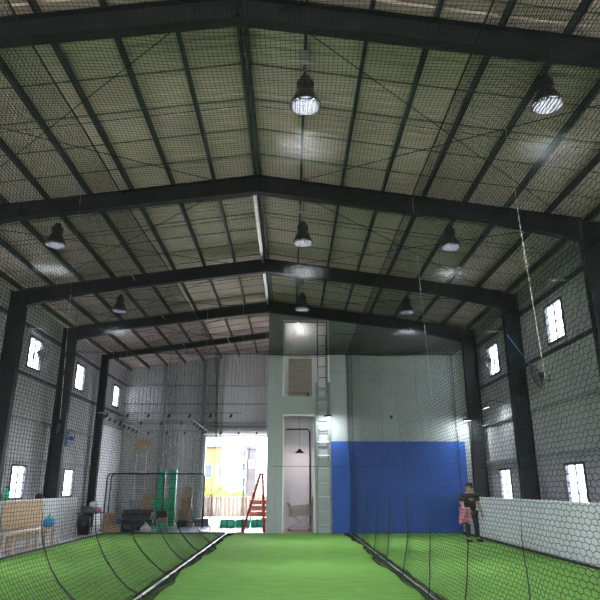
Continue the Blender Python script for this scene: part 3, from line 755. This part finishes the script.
for (x, y) in ((-.38, .24), (-.38, -.24), (.42, .18), (.42, -.18)):
    wv_ = MB().lathe([(0, -.018), (.042, -.018), (.048, 0), (.042, .018), (0, .018)], 16, Matrix.Translation((x, y, .062)) @ Matrix.Rotation(PI / 2, 4, 'X')).build('wheel', 'black', e)
    MB().box(x - .02, x + .02, y - .03, y - .024, .05, .16).box(x - .02, x + .02, y + .024, y + .03, .05, .16).build('castor', 'galv', e)
# baseballs in the cart
bme = MB().ball((0, 0, 0), .037, 12, 8).build('baseball', 'ball', smooth=True)
cart_loc = Vector((-.05, 24.35, .02)); Rz = Matrix.Rotation(.15, 4, 'Z'); firstb = True; cnt = 0
for lz in range(6):
    for iu in range(10):
        for iv in range(6):
            if lz < 4 and iv > 0: continue         # lower layers: only those against the visible side
            u = .07 + iu * .095; v = -1 + .17 + iv * .33
            if v > .9: continue
            if lz == 5 and (random.random() < .4): continue
            p = Rz @ (cartpt(u, 0, 0) + Vector((random.uniform(-.008, .008), v * (.25 - .05 * u) * .86, .042 + lz * .063)))
            b = bme if firstb else bme.copy()
            if not firstb: C.objects.link(b)
            firstb = False; b.location = cart_loc + p; cnt += 1
            tag(b, 'white baseball in the pile filling the shopping cart', 'baseball', 'baseballs in the cart')
e = empty('pendant_lamp', (-.05, 24.35, 2.95), label='black cone pendant lamp hanging inside the lower doorway', cat='pendant lamp')
MB().lathe([(.19, 0), (.195, .005), (.06, .12), (.04, .16), (.03, .16), (.05, .12), (.185, .005)], 24).build('lamp_shade', 'black', e, True)
MB().ball((0, 0, .05), .04, 12, 8).build('bulb', 'warm', e, True)
MB().tube([(0, 0, .15), (0, 0, 1.8)], .006, 5).build('cord', 'black', e)
ld = bpy.data.lights.new('bulb_light', 'POINT'); ld.energy = 14; ld.color = (1, .9, .88); ld.shadow_soft_size = .06
lo = bpy.data.objects.new('bulb_light', ld); C.objects.link(lo); lo.parent = e; lo.location = (0, 0, -.04)
tag(MB().tube([(-.62, 25.6, 4.0), (.28, 25.6, 4.0), (.38, 25.6, 3.9), (.38, 25.6, .9), (.38, 25.6, .01)], .03, 8).build('black_pipe', 'black'), 'black pipe framing the wall inside the lower doorway', 'pipe')
o = MB().bevbox(.28, .33, -.5, .5, 0, 1.3, .01); o = o.build('leaning_board', 'plydark'); o.location = (.08, 24.0, .02); o.rotation_euler = (0, .06, 0)
tag(o, 'dark narrow board leaning inside the right side of the lower doorway', 'board')
# ------------------------------------------------------------------ inside the upper opening
e = empty('plywood_door', (-.04, 24.1, 4.96), label='weathered plywood door panel standing inside the upper opening', cat='door panel')
MB().box(-.42, .46, 0, .05, 0, 1.72).build('panel', 'plydark', e)
mb = MB(); mb.box(-.47, -.40, -.03, 0, 0, 1.78); mb.box(.42, .49, -.03, 0, 0, 1.78); mb.box(-.4, .42, -.03, 0, 1.70, 1.78); mb.build('door_frame', 'plydark', e)
mb = MB(); mb.box(-.4, .42, -.028, 0, .42, .50); mb.box(-.4, .42, -.028, 0, 1.28, 1.35); mb.build('batten', 'plydark', e)
MB().bevbox(.28, .38, -.06, -.03, .18, .36, .01).build('latch', 'black', e)
tag(MB().box(-.79, 1.99, 24.2, 24.25, 4.96, 8.6).build('wall_loft', 'white'), kind='structure')

tag(MB().box(1.0, 1.06, 23.45, 23.7, 5.1, 7.6).build('timber_post', 'plydark'), 'brown upright board at the right side of the upper opening', 'post')

e = empty('ceiling_fill_bulb', (.3, 23.75, 8.22), label='unseen bulb added above the upper opening to brighten the loft', cat='fill lamp')  # unseen bulb added above the opening to brighten the loft
MB().ball((0, 0, 0), .04, 12, 8).build('bulb', 'warm', e, True); MB().tube([(0, 0, .03), (0, 0, .6)], .008, 5).build('cord', 'black', e)
ld = bpy.data.lights.new('loft_fill_light', 'POINT'); ld.energy = 4.5; ld.color = (1, .95, .92); ld.shadow_soft_size = .05  # added fill light for the loft interior
lo = bpy.data.objects.new('loft_fill_light', ld); C.objects.link(lo); lo.parent = e; lo.location = (0, 0, -.06)
# ------------------------------------------------------------------ left side clutter
e = empty('bench', (-7.62, 18.0, 0), label='long pale wooden bench in front of the white panels on the left', cat='bench')
MB().bevbox(-.2, .2, -1.6, 1.6, .46, .51, .01).build('seat', 'wood', e)
for y in (-1.3, 0.1, 1.3):
    MB().box(-.15, -.09, y - .035, y + .035, 0, .46).build('leg', 'ply', e); MB().box(.09, .15, y - .035, y + .035, 0, .46).build('leg', 'ply', e)
MB().box(-.02, .02, -1.3, 1.3, .3, .38).build('rail', 'wood', e)
o = MB().bevbox(-.02, .02, -1.3, 1.3, 0, .74, .005).build('plywood_sheet', 'ply'); o.location = (-8.02, 18.35, .53); o.rotation_euler = (0, -.08, 0)
tag(o, 'orange-brown plywood backboard leaning behind the bench', 'board')
e = empty('sports_bag', (-7.6, 19.1, .51), .2, 'blue bag with a green flap lying on the far end of the bench', 'bag')
MB().bevbox(-.14, .14, -.26, .26, 0, .24, .07).build('body', 'bluecloth', e, True); MB().bevbox(-.12, .12, -.05, .24, .22, .28, .02).build('flap', 'green', e)
MB().tube([(0, -.2, .22), (0, -.1, .36), (0, .1, .36), (0, .2, .22)], .012, 6).build('handle', 'black', e)
e = empty('helmet', (-8.2, 19.6, 1.30), 0, 'black batting helmet on top of the white panels near the column', 'helmet')
MB().lathe([(.11, 0), (.125, .05), (.115, .11), (.07, .16), (.001, .18)], 16).build('shell', 'black', e, True); MB().bevbox(.08, .2, -.07, .07, .02, .04, .008).build('brim', 'black', e)
e = empty('bottle', (-8.2, 17.4, 1.30), 0, 'green bottle on top of the white panels in front of the lower left window', 'bottle')
MB().lathe([(0, 0), (.06, 0), (.062, .2), (.03, .27), (.025, .33), (0, .33)], 14).build('body', 'green', e, True); MB().lathe([(0, .33), (.03, .33), (.03, .37), (0, .37)], 12).build('cap', 'black', e)
e = empty('bottle', (-8.2, 17.0, 1.30), 0, 'dark squat bottle standing left of the green bottle on the white panels', 'bottle')
MB().lathe([(0, 0), (.07, 0), (.07, .17), (.03, .22), (.03, .25), (0, .25)], 14).build('body', 'dgrey', e, True)
e = empty('folding_table', (-8.0, 23.9, 0), 0, 'black folding table cluttered with gear by the left column', 'table')
MB().bevbox(-.35, .35, -.75, .75, .7, .74, .01).build('tabletop', 'black', e)
for (x, y) in ((-.3, -.6), (.3, -.6), (-.3, .6), (.3, .6)): MB().tube([(x, y, 0), (x * .9, y * .8, .7)], .016, 6).build('leg', 'dgrey', e)
for (x, y, sx, sy, h, m, l, nmx) in ((-7.9, 23.3, .2, .2, .22, 'dgrey', 'dark gear bag on the near end of the folding table', 'gear_bag'), (-7.8, 24.0, .16, .14, .16, 'pink', 'pink cloth heap on the middle of the folding table', 'cloth'),
                                (-8.05, 24.4, .16, .16, .38, 'bag', 'white plastic bag on the far end of the folding table', 'plastic_bag')):
    o = MB().bevbox(-sx, sx, -sy, sy, 0, h, min(sx, sy, h / 2) * .6).build(nmx, m, smooth=True); o.location = (x, y, .74); tag(o, l, nmx.replace('_', ' '))
    if nmx == 'gear_bag': MB().tube([(-.1, 0, h - .02), (0, 0, h + .12), (.1, 0, h - .02)], .012, 6).build('handle', 'black', o)
o = MB().lathe([(0, 0), (.2, 0), (.25, .35), (.24, .6), (.1, .68), (0, .68)], 14).build('duffel_bag', 'black', smooth=True); o.location = (-7.95, 23.2, 0); tag(o, 'dark upright duffel bag on the floor in front of the folding table', 'bag')
MB().tube([(-.15, -.2, .3), (-.1, -.27, .5), (0, -.2, .64)], .02, 6).build('strap', 'dgrey', o)
o = MB().lathe([(0, 0), (.17, 0), (.2, .4), (.19, .42), (0, .42)], 16).build('bucket', 'bluecloth'); o.location = (-7.35, 25.3, 0); tag(o, 'blue bucket on the floor just left of the black net frame', 'bucket')
MB().tube([(-.19, 0, .4), (-.12, 0, .55), (.12, 0, .55), (.19, 0, .4)], .006, 5).build('handle', 'galv', o)

def net_frame(x, y, w_, h, label, seed, dy=.9):
    e = empty('net_screen', (x, y, 0), 0, label, 'net screen', 'free-standing net screens')
    r = .16
    pts = [(0, 0, 0), (0, 0, h - r), (r * .3, 0, h - r * .3), (r, 0, h), (w_ - r, 0, h), (w_ - r * .3, 0, h - r * .3), (w_, 0, h - r), (w_, 0, 0)]
    MB().tube([(0, 0, .03)] + pts[1:-1] + [(w_, 0, .03)], .032, 8).build('frame', 'black', e)
    for xx in (0, w_): MB().tube([(xx, -dy / 2, .025), (xx, dy / 2, .025)], .022, 8).build('foot', 'black', e)
    MB().tube([(0, 0, .25), (w_, 0, .25)], .018, 8).build('crossbar', 'black', e)
    nx = int(w_ / .09); nz = int((h - .3) / .09)
    X, Z = np.meshgrid(np.linspace(.02, w_ - .02, nx), np.linspace(.26, h - .02, nz), indexing='ij'); P = np.stack([X, .12 * np.sin(X / w_ * PI) * np.sin((Z - .26) / (h - .28) * PI), Z], -1)
    build_twine('netting', [twine(P, .0019, (0, 1, 0)), twine(P.transpose(1, 0, 2), TH, (0, 1, 0))], 'net', e)
net_frame(-7.95, 25.4, 2.35, 2.18, 'black tube net screen, nearest and left of the green pads', 1)
net_frame(-8.15, 26.6, 4.0, 2.2, 'wide black tube net screen behind the green pads and boxes', 2)

def box_(name, x, y, z, sx, sy, h, m, label, cat, rz=0, group=None, flaps=True):
    e = empty(name, (x, y, z), rz, label, cat, group)
    MB().bevbox(-sx / 2, sx / 2, -sy / 2, sy / 2, 0, h, .006).build('body', m, e)
    if flaps: MB().box(-sx / 2 + .01, sx / 2 - .01, -.03, .03, h, h + .002).box(-.03, .03, -sy / 2 - .002, -sy / 2, h * .6, h).build('tape', 'card2', e)
    return e
g = 'cardboard boxes in the left corner'
box_('cardboard_box', -7.25, 24.4, 0, .62, .4, .30, 'card', 'open brown cardboard box on the floor in front of the black net screen', 'box', .1, g)
box_('cardboard_box', -7.55, 24.9, .0, .42, .4, .66, 'card', 'taller brown cardboard box right behind the open floor box', 'box', -.1, g)
for k, (l) in enumerate(('bottom', 'middle', 'top')):
    box_('cardboard_box', -5.05 + .03 * k, 27.4, .30 + .46 * k, .46, .4, .45, ('card', 'card', 'card2')[k], 'brown cardboard box, %s of the stack of three right of the green pads' % l, 'box', .05 * k, g)
box_('equipment_case', -5.0, 27.3, 0, .6, .5, .29, 'dgrey', 'dark equipment case under the stack of three cardboard boxes', 'case', 0, None, False)
box_('equipment_case', -4.35, 27.6, 0, .62, .4, .34, 'grey', 'grey equipment case on the pale floor sheet near the doorway', 'case', .1, None, False)
o = MB().lathe([(0, 0), (.1, 0), (.12, .3), (.09, .6), (.1, .72), (0, .76)], 14).build('rolled_sack', 'card2', smooth=True); o.location = (-4.72, 26.8, 0); tag(o, 'tan rolled sack standing right of the box stack', 'sack')
MB().tube([(-.1, 0, .55), (0, -.1, .57), (.1, 0, .55)], .012, 6).build('tie', 'wrope', o)
# green pads
for (x, y, w_, h, l, mt) in ((-6.50, 27.9, .56, 1.22, 'short wide green pad, left of the green pad group', 0), (-6.02, 27.6, .38, 1.2, 'short narrow green pad, right of the short wide one', 0),
                       (-6.32, 28.15, .30, 2.34, 'tall narrow green pad, left of the two tall ones', 0), (-5.72, 27.75, .30, 2.4, 'tall narrow green pad, right of the two tall ones', 0)):
    e = empty('green_pad', (x, y, 0), 0, l, 'padding', 'green protective pads')
    MB().bevbox(-w_ / 2, w_ / 2, -.09, .09, .02, h, .03).build('cushion', 'green', e, False)
    for z in np.arange(.3, h, .42): MB().box(-w_ / 2 - .003, w_ / 2 + .003, -.094, .094, z, z + .035).build('strap', 'strapgreen', e)
# dark gear pile: stack of folded mats
for k in range(6):
    o = MB().bevbox(-.6, .6, -.4, .4, 0, .125, .04).build('folded_mat', 'dgrey' if k % 2 else 'black', smooth=False); o.location = (-6.75 + .03 * (k % 3), 26.05 + .03 * (k % 2), .13 * k); o.rotation_euler = (0, 0, .04 * (k % 3))
    tag(o, 'black folded mat, %s from the floor in the dark stack beside the green pads' % ordn[k], 'mat', 'stack of black mats')
for (x, w_, h, m, tilt, l) in ((-6.9, .5, 1.15, 'grey', -.12, 'grey sheet standing in the dark stack by the white wall lining'), (-6.45, .45, 1.0, 'card', .2, 'brown cardboard sheet leaning above the black mats')):
    o = MB().bevbox(-w_ / 2, w_ / 2, -.02, .02, 0, h, .006).build('flat_sheet', m); o.location = (x, 26.55 if m == 'grey' else 25.95, .0 if m == 'grey' else .78); o.rotation_euler = (-.1, tilt, 0)
    if m == 'card': o.scale = (1, 1, .6)
    tag(o, l, 'sheet')
e = empty('catcher_gear', (-6.75, 24.75, 0), .3, 'dark sports gear bag slumped on the floor right of the cardboard boxes', 'gear bag')
MB().bevbox(-.3, .3, -.18, .18, 0, .34, .12).build('body', 'black', e, True); MB().tube([(-.2, -.1, .3), (0, -.15, .46), (.2, -.1, .3)], .015, 6).build('handle', 'dgrey', e)
e = empty('backpack', (-5.42, 24.6, 0), 0, 'black backpack with a green and tan front standing before the green pads', 'backpack')
MB().bevbox(-.2, .2, -.12, .12, 0, .62, .09).build('body', 'card', e, True); MB().bevbox(-.17, .17, -.17, -.10, .05, .34, .04).build('front_pocket', 'green', e, True)
MB().bevbox(-.23, .2, -.13, .14, .46, .78, .09).build('flap', 'black', e, True); MB().tube([(-.2, .1, .6), (-.3, .14, .45), (-.26, .14, .15)], .025, 6).build('strap', 'black', e)
o = MB().lathe([(0, 0), (.2, 0), (.22, .12), (.12, .22), (.05, .26), (.07, .32), (0, .33)], 11).build('plastic_bag', 'bag', smooth=True); o.location = (-6.05, 24.7, 0); tag(o, 'white knotted plastic bag on the floor left of the backpack', 'bag')
MB().tube([(-.05, 0, .3), (-.09, 0, .38), (-.02, 0, .33)], .012, 5).build('knot', 'bag', o)
# brown box and ladder-like stand on the back left wall
box_('wall_cabinet', -8.3, YB - .45, 3.55, .62, .35, .5, 'card', 'brown box high on the back wall near the left corner', 'box', 0, None, False)
e = empty('white_stand', (-8.3, YB - .5, 0), 0, 'white slim stand under the brown box at the back left corner', 'stand')
for x in (-.28, .28): MB().tube([(x, 0, 0), (x * .9, 0, 3.5)], .025, 6).build('upright', 'trim', e)
for z in (.8, 1.6, 2.4, 3.2): MB().tube([(-.27, 0, z), (.27, 0, z)], .018, 6).build('crossbar', 'trim', e)
# pale plastic sheets on the concrete by the doorway
def sheet(x0, x1, y0, y1, label, seed, m='tarp'):
    rnd = random.Random(seed); nx, ny = 26, 26; vs = []; fs = []
    for i in range(nx + 1):
        for j in range(ny + 1):
            u, v = i / nx, j / ny; x = x0 + (x1 - x0) * u; y = y0 + (y1 - y0) * v
            vs.append((x + .08 * math.sin(v * 9 + seed), y + .08 * math.sin(u * 11 + seed), .012 + .03 * abs(math.sin(x * 4 + seed) * math.cos(y * 2.1 + x)) + .01 * rnd.random()))
    fs = [(i * (ny + 1) + j, (i + 1) * (ny + 1) + j, (i + 1) * (ny + 1) + j + 1, i * (ny + 1) + j + 1) for i in range(nx) for j in range(ny)]
    o = MB().add(vs, fs).build('plastic_sheet', m, smooth=True)
    tag(o, label, 'plastic sheet', 'pale sheets on the floor')
sheet(-5.0, -3.4, 24.0, 30.5, 'pale blue-white plastic sheet on the floor by the equipment cases', 1)
sheet(-3.3, -1.4, 23.7, 26.6, 'pale blue-white plastic sheet on the floor in front of the green bales', 2)
sheet(-3.3, -1.5, 27.6, 32.6, 'pale blue-white plastic sheet on the floor behind the green bales', 3)
for k, (x, w_) in enumerate(((-3.15, .62), (-2.5, .62), (-1.9, .5))):
    e = empty('green_bale', (x, 27.1, 0), .05 * k, 'low green turf bale on the floor before the doorway, %s' % ('left', 'middle', 'right')[k], 'bale', 'green bales by the doorway')
    MB().bevbox(-w_ / 2, w_ / 2, -.3, .3, 0, .34, .06).build('body', 'green', e, True); MB().box(-.03, .03, -.305, .305, -.0, .345).build('strap', 'dgrey', e)
e = empty('crate', (-2.0, 30.6, 0), 0, 'red-brown slatted crate standing behind the green bales near the ladder', 'crate')
mb = MB()
for z in (0.02, .3, .58, .86): mb.box(-.45, .45, -.3, .3, z, z + .2)
mb.build('slats', 'brick', e); MB().box(-.5, -.45, -.31, .31, 0, 1.08).build('post', 'plydark', e); MB().box(.45, .5, -.31, .31, 0, 1.08).build('post', 'plydark', e)

# ------------------------------------------------------------------ outside, seen through the doorway
e = empty('fence', (0, 37.5, 0), 0, 'low brown corrugated metal fence outside the doorway', 'fence')
o = corr('fence_panel', 'x', 0, -14, 4, -.02, lambda x: 1.08, [], 'corr', 1, .25, .05); o.parent = e
MB().box(-14, 4, -.03, .06, 1.05, 1.12).build('top_rail', 'corr', e)
def building(x0, x1, y0, y1, h, m, label, wins, roofm='darkfac'):
    e = empty('building', ((x0 + x1) / 2, y0, 0), 0, label, 'building'); w2 = (x1 - x0) / 2
    MB().box(-w2, w2, 0, y1 - y0, -.02, h).build('wall', m, e); MB().box(-w2 - .2, w2 + .2, -.2, y1 - y0 + .2, h, h + .25).build('roof', roofm, e)
    for (wx, wz, ww_, wh) in wins:
        f = MB().box(wx - ww_ / 2 - .08, wx + ww_ / 2 + .08, -.06, 0, wz - .08, wz + wh + .08).build('window', 'trim', e)
        MB().box(wx - ww_ / 2, wx + ww_ / 2, -.08, -.061, wz, wz + wh).build('pane', 'winglass', f)
building(-11.0, -6.9, 62, 74, 5.4, 'orange', 'ochre building seen through the left of the doorway', [(-.6, 2.6, .9, 1.2), (1.0, 2.6, .9, 1.2)])
building(-9.6, -6.8, 92, 104, 7.6, 'facade', 'tall grey building with small windows seen through the right of the doorway', [(x, z, .8, 1.1) for x in (-.6, .6) for z in (1.8, 4.0, 6.0)])
building(-6.75, -5.6, 76, 79, 6.2, 'darkfac', 'narrow dark tower seen in the middle of the doorway', [(0, 4.0, .5, .8)])
building(-15, -11.4, 66, 74, 4.6, 'white', 'white building seen at the far left of the doorway', [(0, 2.4, .9, 1.2)])
rnd = random.Random(9)
for k, (x, y, r) in enumerate(((-7.0, 43, .9), (-5.6, 43.5, .8), (-4.3, 43, .7))):
    e = empty('shrub', (x, y, 0), 0, 'leafy yellow-green shrub behind the fence, %s of three' % ('left', 'middle', 'right')[k], 'shrub', 'shrubs behind the fence')
    mb = MB()
    for i in range(700):
        a, b, q = rnd.uniform(0, 2 * PI), rnd.uniform(-1, 1), rnd.uniform(.5, 1) ** .5
        c = Vector((math.cos(a) * math.sqrt(1 - b * b), math.sin(a) * math.sqrt(1 - b * b), b)) * r * q * rnd.uniform(.8, 1.1) + Vector((0, 0, r + .1))
        t1 = Vector((rnd.gauss(0, 1), rnd.gauss(0, 1), rnd.gauss(0, 1))).normalized() * .09; t2 = t1.cross(Vector((rnd.gauss(0, 1), rnd.gauss(0, 1), rnd.gauss(0, 1)))).normalized() * .045
        mb.add([c - t1, c + t2, c + t1, c - t2], [(0, 1, 2, 3)])
    mb.build('foliage', 'leaf', e); MB().tube([(0, 0, 0), (.05, 0, r)], [.05, .03], 6).build('stem', 'plydark', e)

# ------------------------------------------------------------------ person
def skin_mesh(name, pts, edges, radii, material, parent, root=0, sub=2):
    me = bpy.data.meshes.new(name); me.from_pydata(pts, edges, []); me.update()
    o = bpy.data.objects.new(name, me); C.objects.link(o); o.parent = parent
    md = o.modifiers.new('skin', 'SKIN'); md.use_smooth_shade = True
    lay = me.skin_vertices[0].data
    for i, r in enumerate(radii):
        lay[i].radius = r if isinstance(r, (tuple, list)) else (r, r)
        lay[i].use_root = (i == root)
    sb = o.modifiers.new('sub', 'SUBSURF'); sb.levels = sub; sb.render_levels = sub
    me.materials.append(M[material]); return o
P = empty('person', (5.36, 19.7, .03), math.radians(6), 'person in black cap and printed black T-shirt, dark trousers, standing by the right pads', 'person')
# body (x right of the photo, faces -y), height about 1.76
pts = [(0, 0, .93), (0, 0, 1.08), (0, .01, 1.25), (0, .01, 1.40), (0, .005, 1.49), (0, -.01, 1.56), (0, -.015, 1.66), (0, -.01, 1.74),
       (.18, .01, 1.41), (.235, .01, 1.16), (.27, -.06, .93), (.28, -.09, .84),
       (-.18, .01, 1.41), (-.24, -.0, 1.16), (-.23, -.15, 1.0), (-.20, -.22, .97),
       (.10, 0, .87), (.125, -.02, .50), (.15, .02, .10), (.16, -.08, .05), (.165, -.16, .035),
       (-.10, 0, .87), (-.11, -.03, .50), (-.115, .01, .10), (-.12, -.08, .05), (-.125, -.16, .035)]
edges = [(0, 1), (1, 2), (2, 3), (3, 4), (4, 5), (5, 6), (6, 7), (3, 8), (8, 9), (9, 10), (10, 11), (3, 12), (12, 13), (13, 14), (14, 15),
         (0, 16), (16, 17), (17, 18), (18, 19), (19, 20), (0, 21), (21, 22), (22, 23), (23, 24), (24, 25)]
rad = [(.15, .10), (.14, .095), (.155, .105), (.15, .10), (.06, .06), (.062, .07), (.082, .098), (.06, .075),
       .06, .044, .032, .026, .06, .044, .032, .026,
       .085, .058, .042, .04, .03, .085, .058, .042, .04, .03]
skin_mesh('body', pts, edges, rad, 'skin', P)
# clothes, slightly larger shells over the body
tp = [(0, 0, .87), (0, 0, 1.08), (0, .01, 1.25), (0, .01, 1.40), (0, .005, 1.455), (.19, .01, 1.405), (.235, .01, 1.20), (-.19, .01, 1.405), (-.24, .0, 1.20)]
skin_mesh('shirt', tp, [(0, 1), (1, 2), (2, 3), (3, 4), (3, 5), (5, 6), (3, 7), (7, 8)], [(.185, .135), (.17, .12), (.175, .125), (.17, .118), (.075, .075), .08, .07, .08, .07], 'shirt', P, 0)
lp = [(0, 0, .95), (.10, 0, .86), (.125, -.02, .50), (.15, .02, .12), (-.10, 0, .86), (-.11, -.03, .50), (-.115, .01, .12)]
skin_mesh('trousers', lp, [(0, 1), (1, 2), (2, 3), (0, 4), (4, 5), (5, 6)], [(.16, .11), .102, .075, .06, .102, .075, .06], 'trousers', P, 0)
for s, fx in ((1, .16), (-1, -.12)):
    MB().bevbox(fx - .05, fx + .05, -.22, .07, 0, .085, .03).build('shoe', 'shoe', P, True)
MB().lathe([(.101, 0), (.106, .04), (.09, .09), (.04, .12), (.001, .125)], 20, Matrix.Translation((0, -.012, 1.675))).build('cap', 'hair', P, True)
MB().lathe([(.001, 0), (.10, 0), (.10, .012), (.001, .012)], 20, Matrix.Translation((0, -.10, 1.685)) @ Matrix.Diagonal((.8, .8, 1, 1))).build('cap_brim', 'hair', P)
MB().ball((0, .02, 1.655), .1, 14, 8, (.92, .9, .8)).build('hair', 'hair', P, True)
mb = MB()
for s in (-1, 1): mb.ball((s * .034, -.108, 1.645), .011, 8, 6)
mb.build('eyes', 'hair', P)
MB().tube([(0, -.105, 1.655), (0, -.128, 1.615), (0, -.112, 1.603)], [.008, .014, .010], 7).build('nose', 'skin', P, True)
MB().bevbox(-.026, .026, -.113, -.10, 1.575, 1.586, .004).build('mouth', 'pink', P)
mb = MB()
for s in (-1, 1): mb.ball((s * .083, -.01, 1.635), .026, 8, 6, (.4, .7, 1.1))
mb.build('ears', 'skin', P, True)
mb = MB(); mb.bevbox(-.085, .085, -.141, -.128, 1.27, 1.31, .006); mb.bevbox(-.05, .06, -.141, -.128, 1.235, 1.255, .004); mb.build('shirt_print', 'print', P)
def hand(base, d, side, name):
    d = Vector(d).normalized(); n_ = Vector((side, 0, 0)); a = d.cross(n_).normalized()
    b = Vector(base); mb = MB()
    mb.tube([b - d * .01, b + d * .04, b + d * .085], [.026, .037, .034], 8)
    for k, L_ in enumerate((.062, .072, .068, .052)):
        o_ = b + d * .08 + a * ((k - 1.5) * .017)
        mb.tube([o_, o_ + d * L_ * .5, o_ + d * L_ * .8 - n_ * .014, o_ + d * L_ - n_ * .03], [.0095, .009, .0085, .007], 6)
    mb.tube([b + d * .02 - a * .02, b + d * .05 - a * .045 - n_ * .012, b + d * .08 - a * .05 - n_ * .025], [.013, .011, .008], 6)
    mb.build(name, 'skin', P, True)
hand((.282, -.095, .83), (.02, -.12, -1), 1, 'hand'); hand((-.20, -.225, .965), (.35, -.9, -.2), -1, 'hand')
P.scale = (1.2, 1.15, .985)
# pink jacket draped over the bent arm
vs = []; fs = []; nu, nv = 14, 12
for side_ in (0, 1):
    for i in range(nu + 1):
        for j in range(nv + 1):
            u = i / nu; v = j / nv
            x = -.36 + .27 * u + .02 * math.sin(v * 5); z = 1.03 - .50 * v * (1 - .15 * math.sin(u * 3.1)) ; y = -.16 + .035 * math.sin(u * 9 + v * 3) * (0.3 + v) + (.05 if side_ else -.05) * (1 - .3 * v)
            vs.append((x, y, z))
N_ = (nu + 1) * (nv + 1)
for s_ in (0, 1):
    for i in range(nu):
        for j in range(nv):
            q = [s_ * N_ + i * (nv + 1) + j, s_ * N_ + (i + 1) * (nv + 1) + j, s_ * N_ + (i + 1) * (nv + 1) + j + 1, s_ * N_ + i * (nv + 1) + j + 1]; fs.append(q)
for j in range(nv):
    for i in (0, nu): fs.append((i * (nv + 1) + j, i * (nv + 1) + j + 1, N_ + i * (nv + 1) + j + 1, N_ + i * (nv + 1) + j))
for i in range(nu):
    for j in (0, nv): fs.append((i * (nv + 1) + j, (i + 1) * (nv + 1) + j, N_ + (i + 1) * (nv + 1) + j, N_ + i * (nv + 1) + j))
o = MB().add(vs, fs).build('jacket', 'pink', smooth=True); o.location = P.location; o.rotation_euler = P.rotation_euler; o.scale = P.scale
tag(o, 'pink patterned jacket hanging over the standing person\'s forearm', 'jacket')

# the building lies a degree off the line of the loose items surveyed above: set them square to it
bpy.context.view_layer.update()
FIXED = ('floor', 'ground', 'wall_l', 'wall_r', 'wall_b', 'wall_f', 'wall_m', 'wall_i', 'wall_s', 'wall_g', 'wall_loft', 'ceiling', 'trim', 'window', 'door_', 'portal', 'roof_', 'sag_', 'bracing', 'wind_post', 'conduit', 'ridge',
         'artificial', 'blue_wall', 'white_wall', 'ledge', 'white_half', 'side_net', 'net_skirt', 'weight_pole', 'border', 'high_bay', 'hanger_rod', 'bent_conduit', 'end_net', 'sun', 'camera')
kids = {}
for o in C.objects: kids.setdefault(o.parent, []).append(o)
def ys_of(o):
    r = [(o.matrix_world @ Vector(c)).y for c in o.bound_box] if o.type == 'MESH' else []
    for k in kids.get(o, []): r += ys_of(k)
    return r
for o in kids[None]:
    if o.name.startswith(FIXED) or o.get('kind') == 'structure': continue
    if o.name.startswith('wall_fan') and abs(o.location.x) > 7 and o.location.y < 22: continue
    r = ys_of(o)
    o.location.x += .0172 * (min(r) + max(r)) / 2
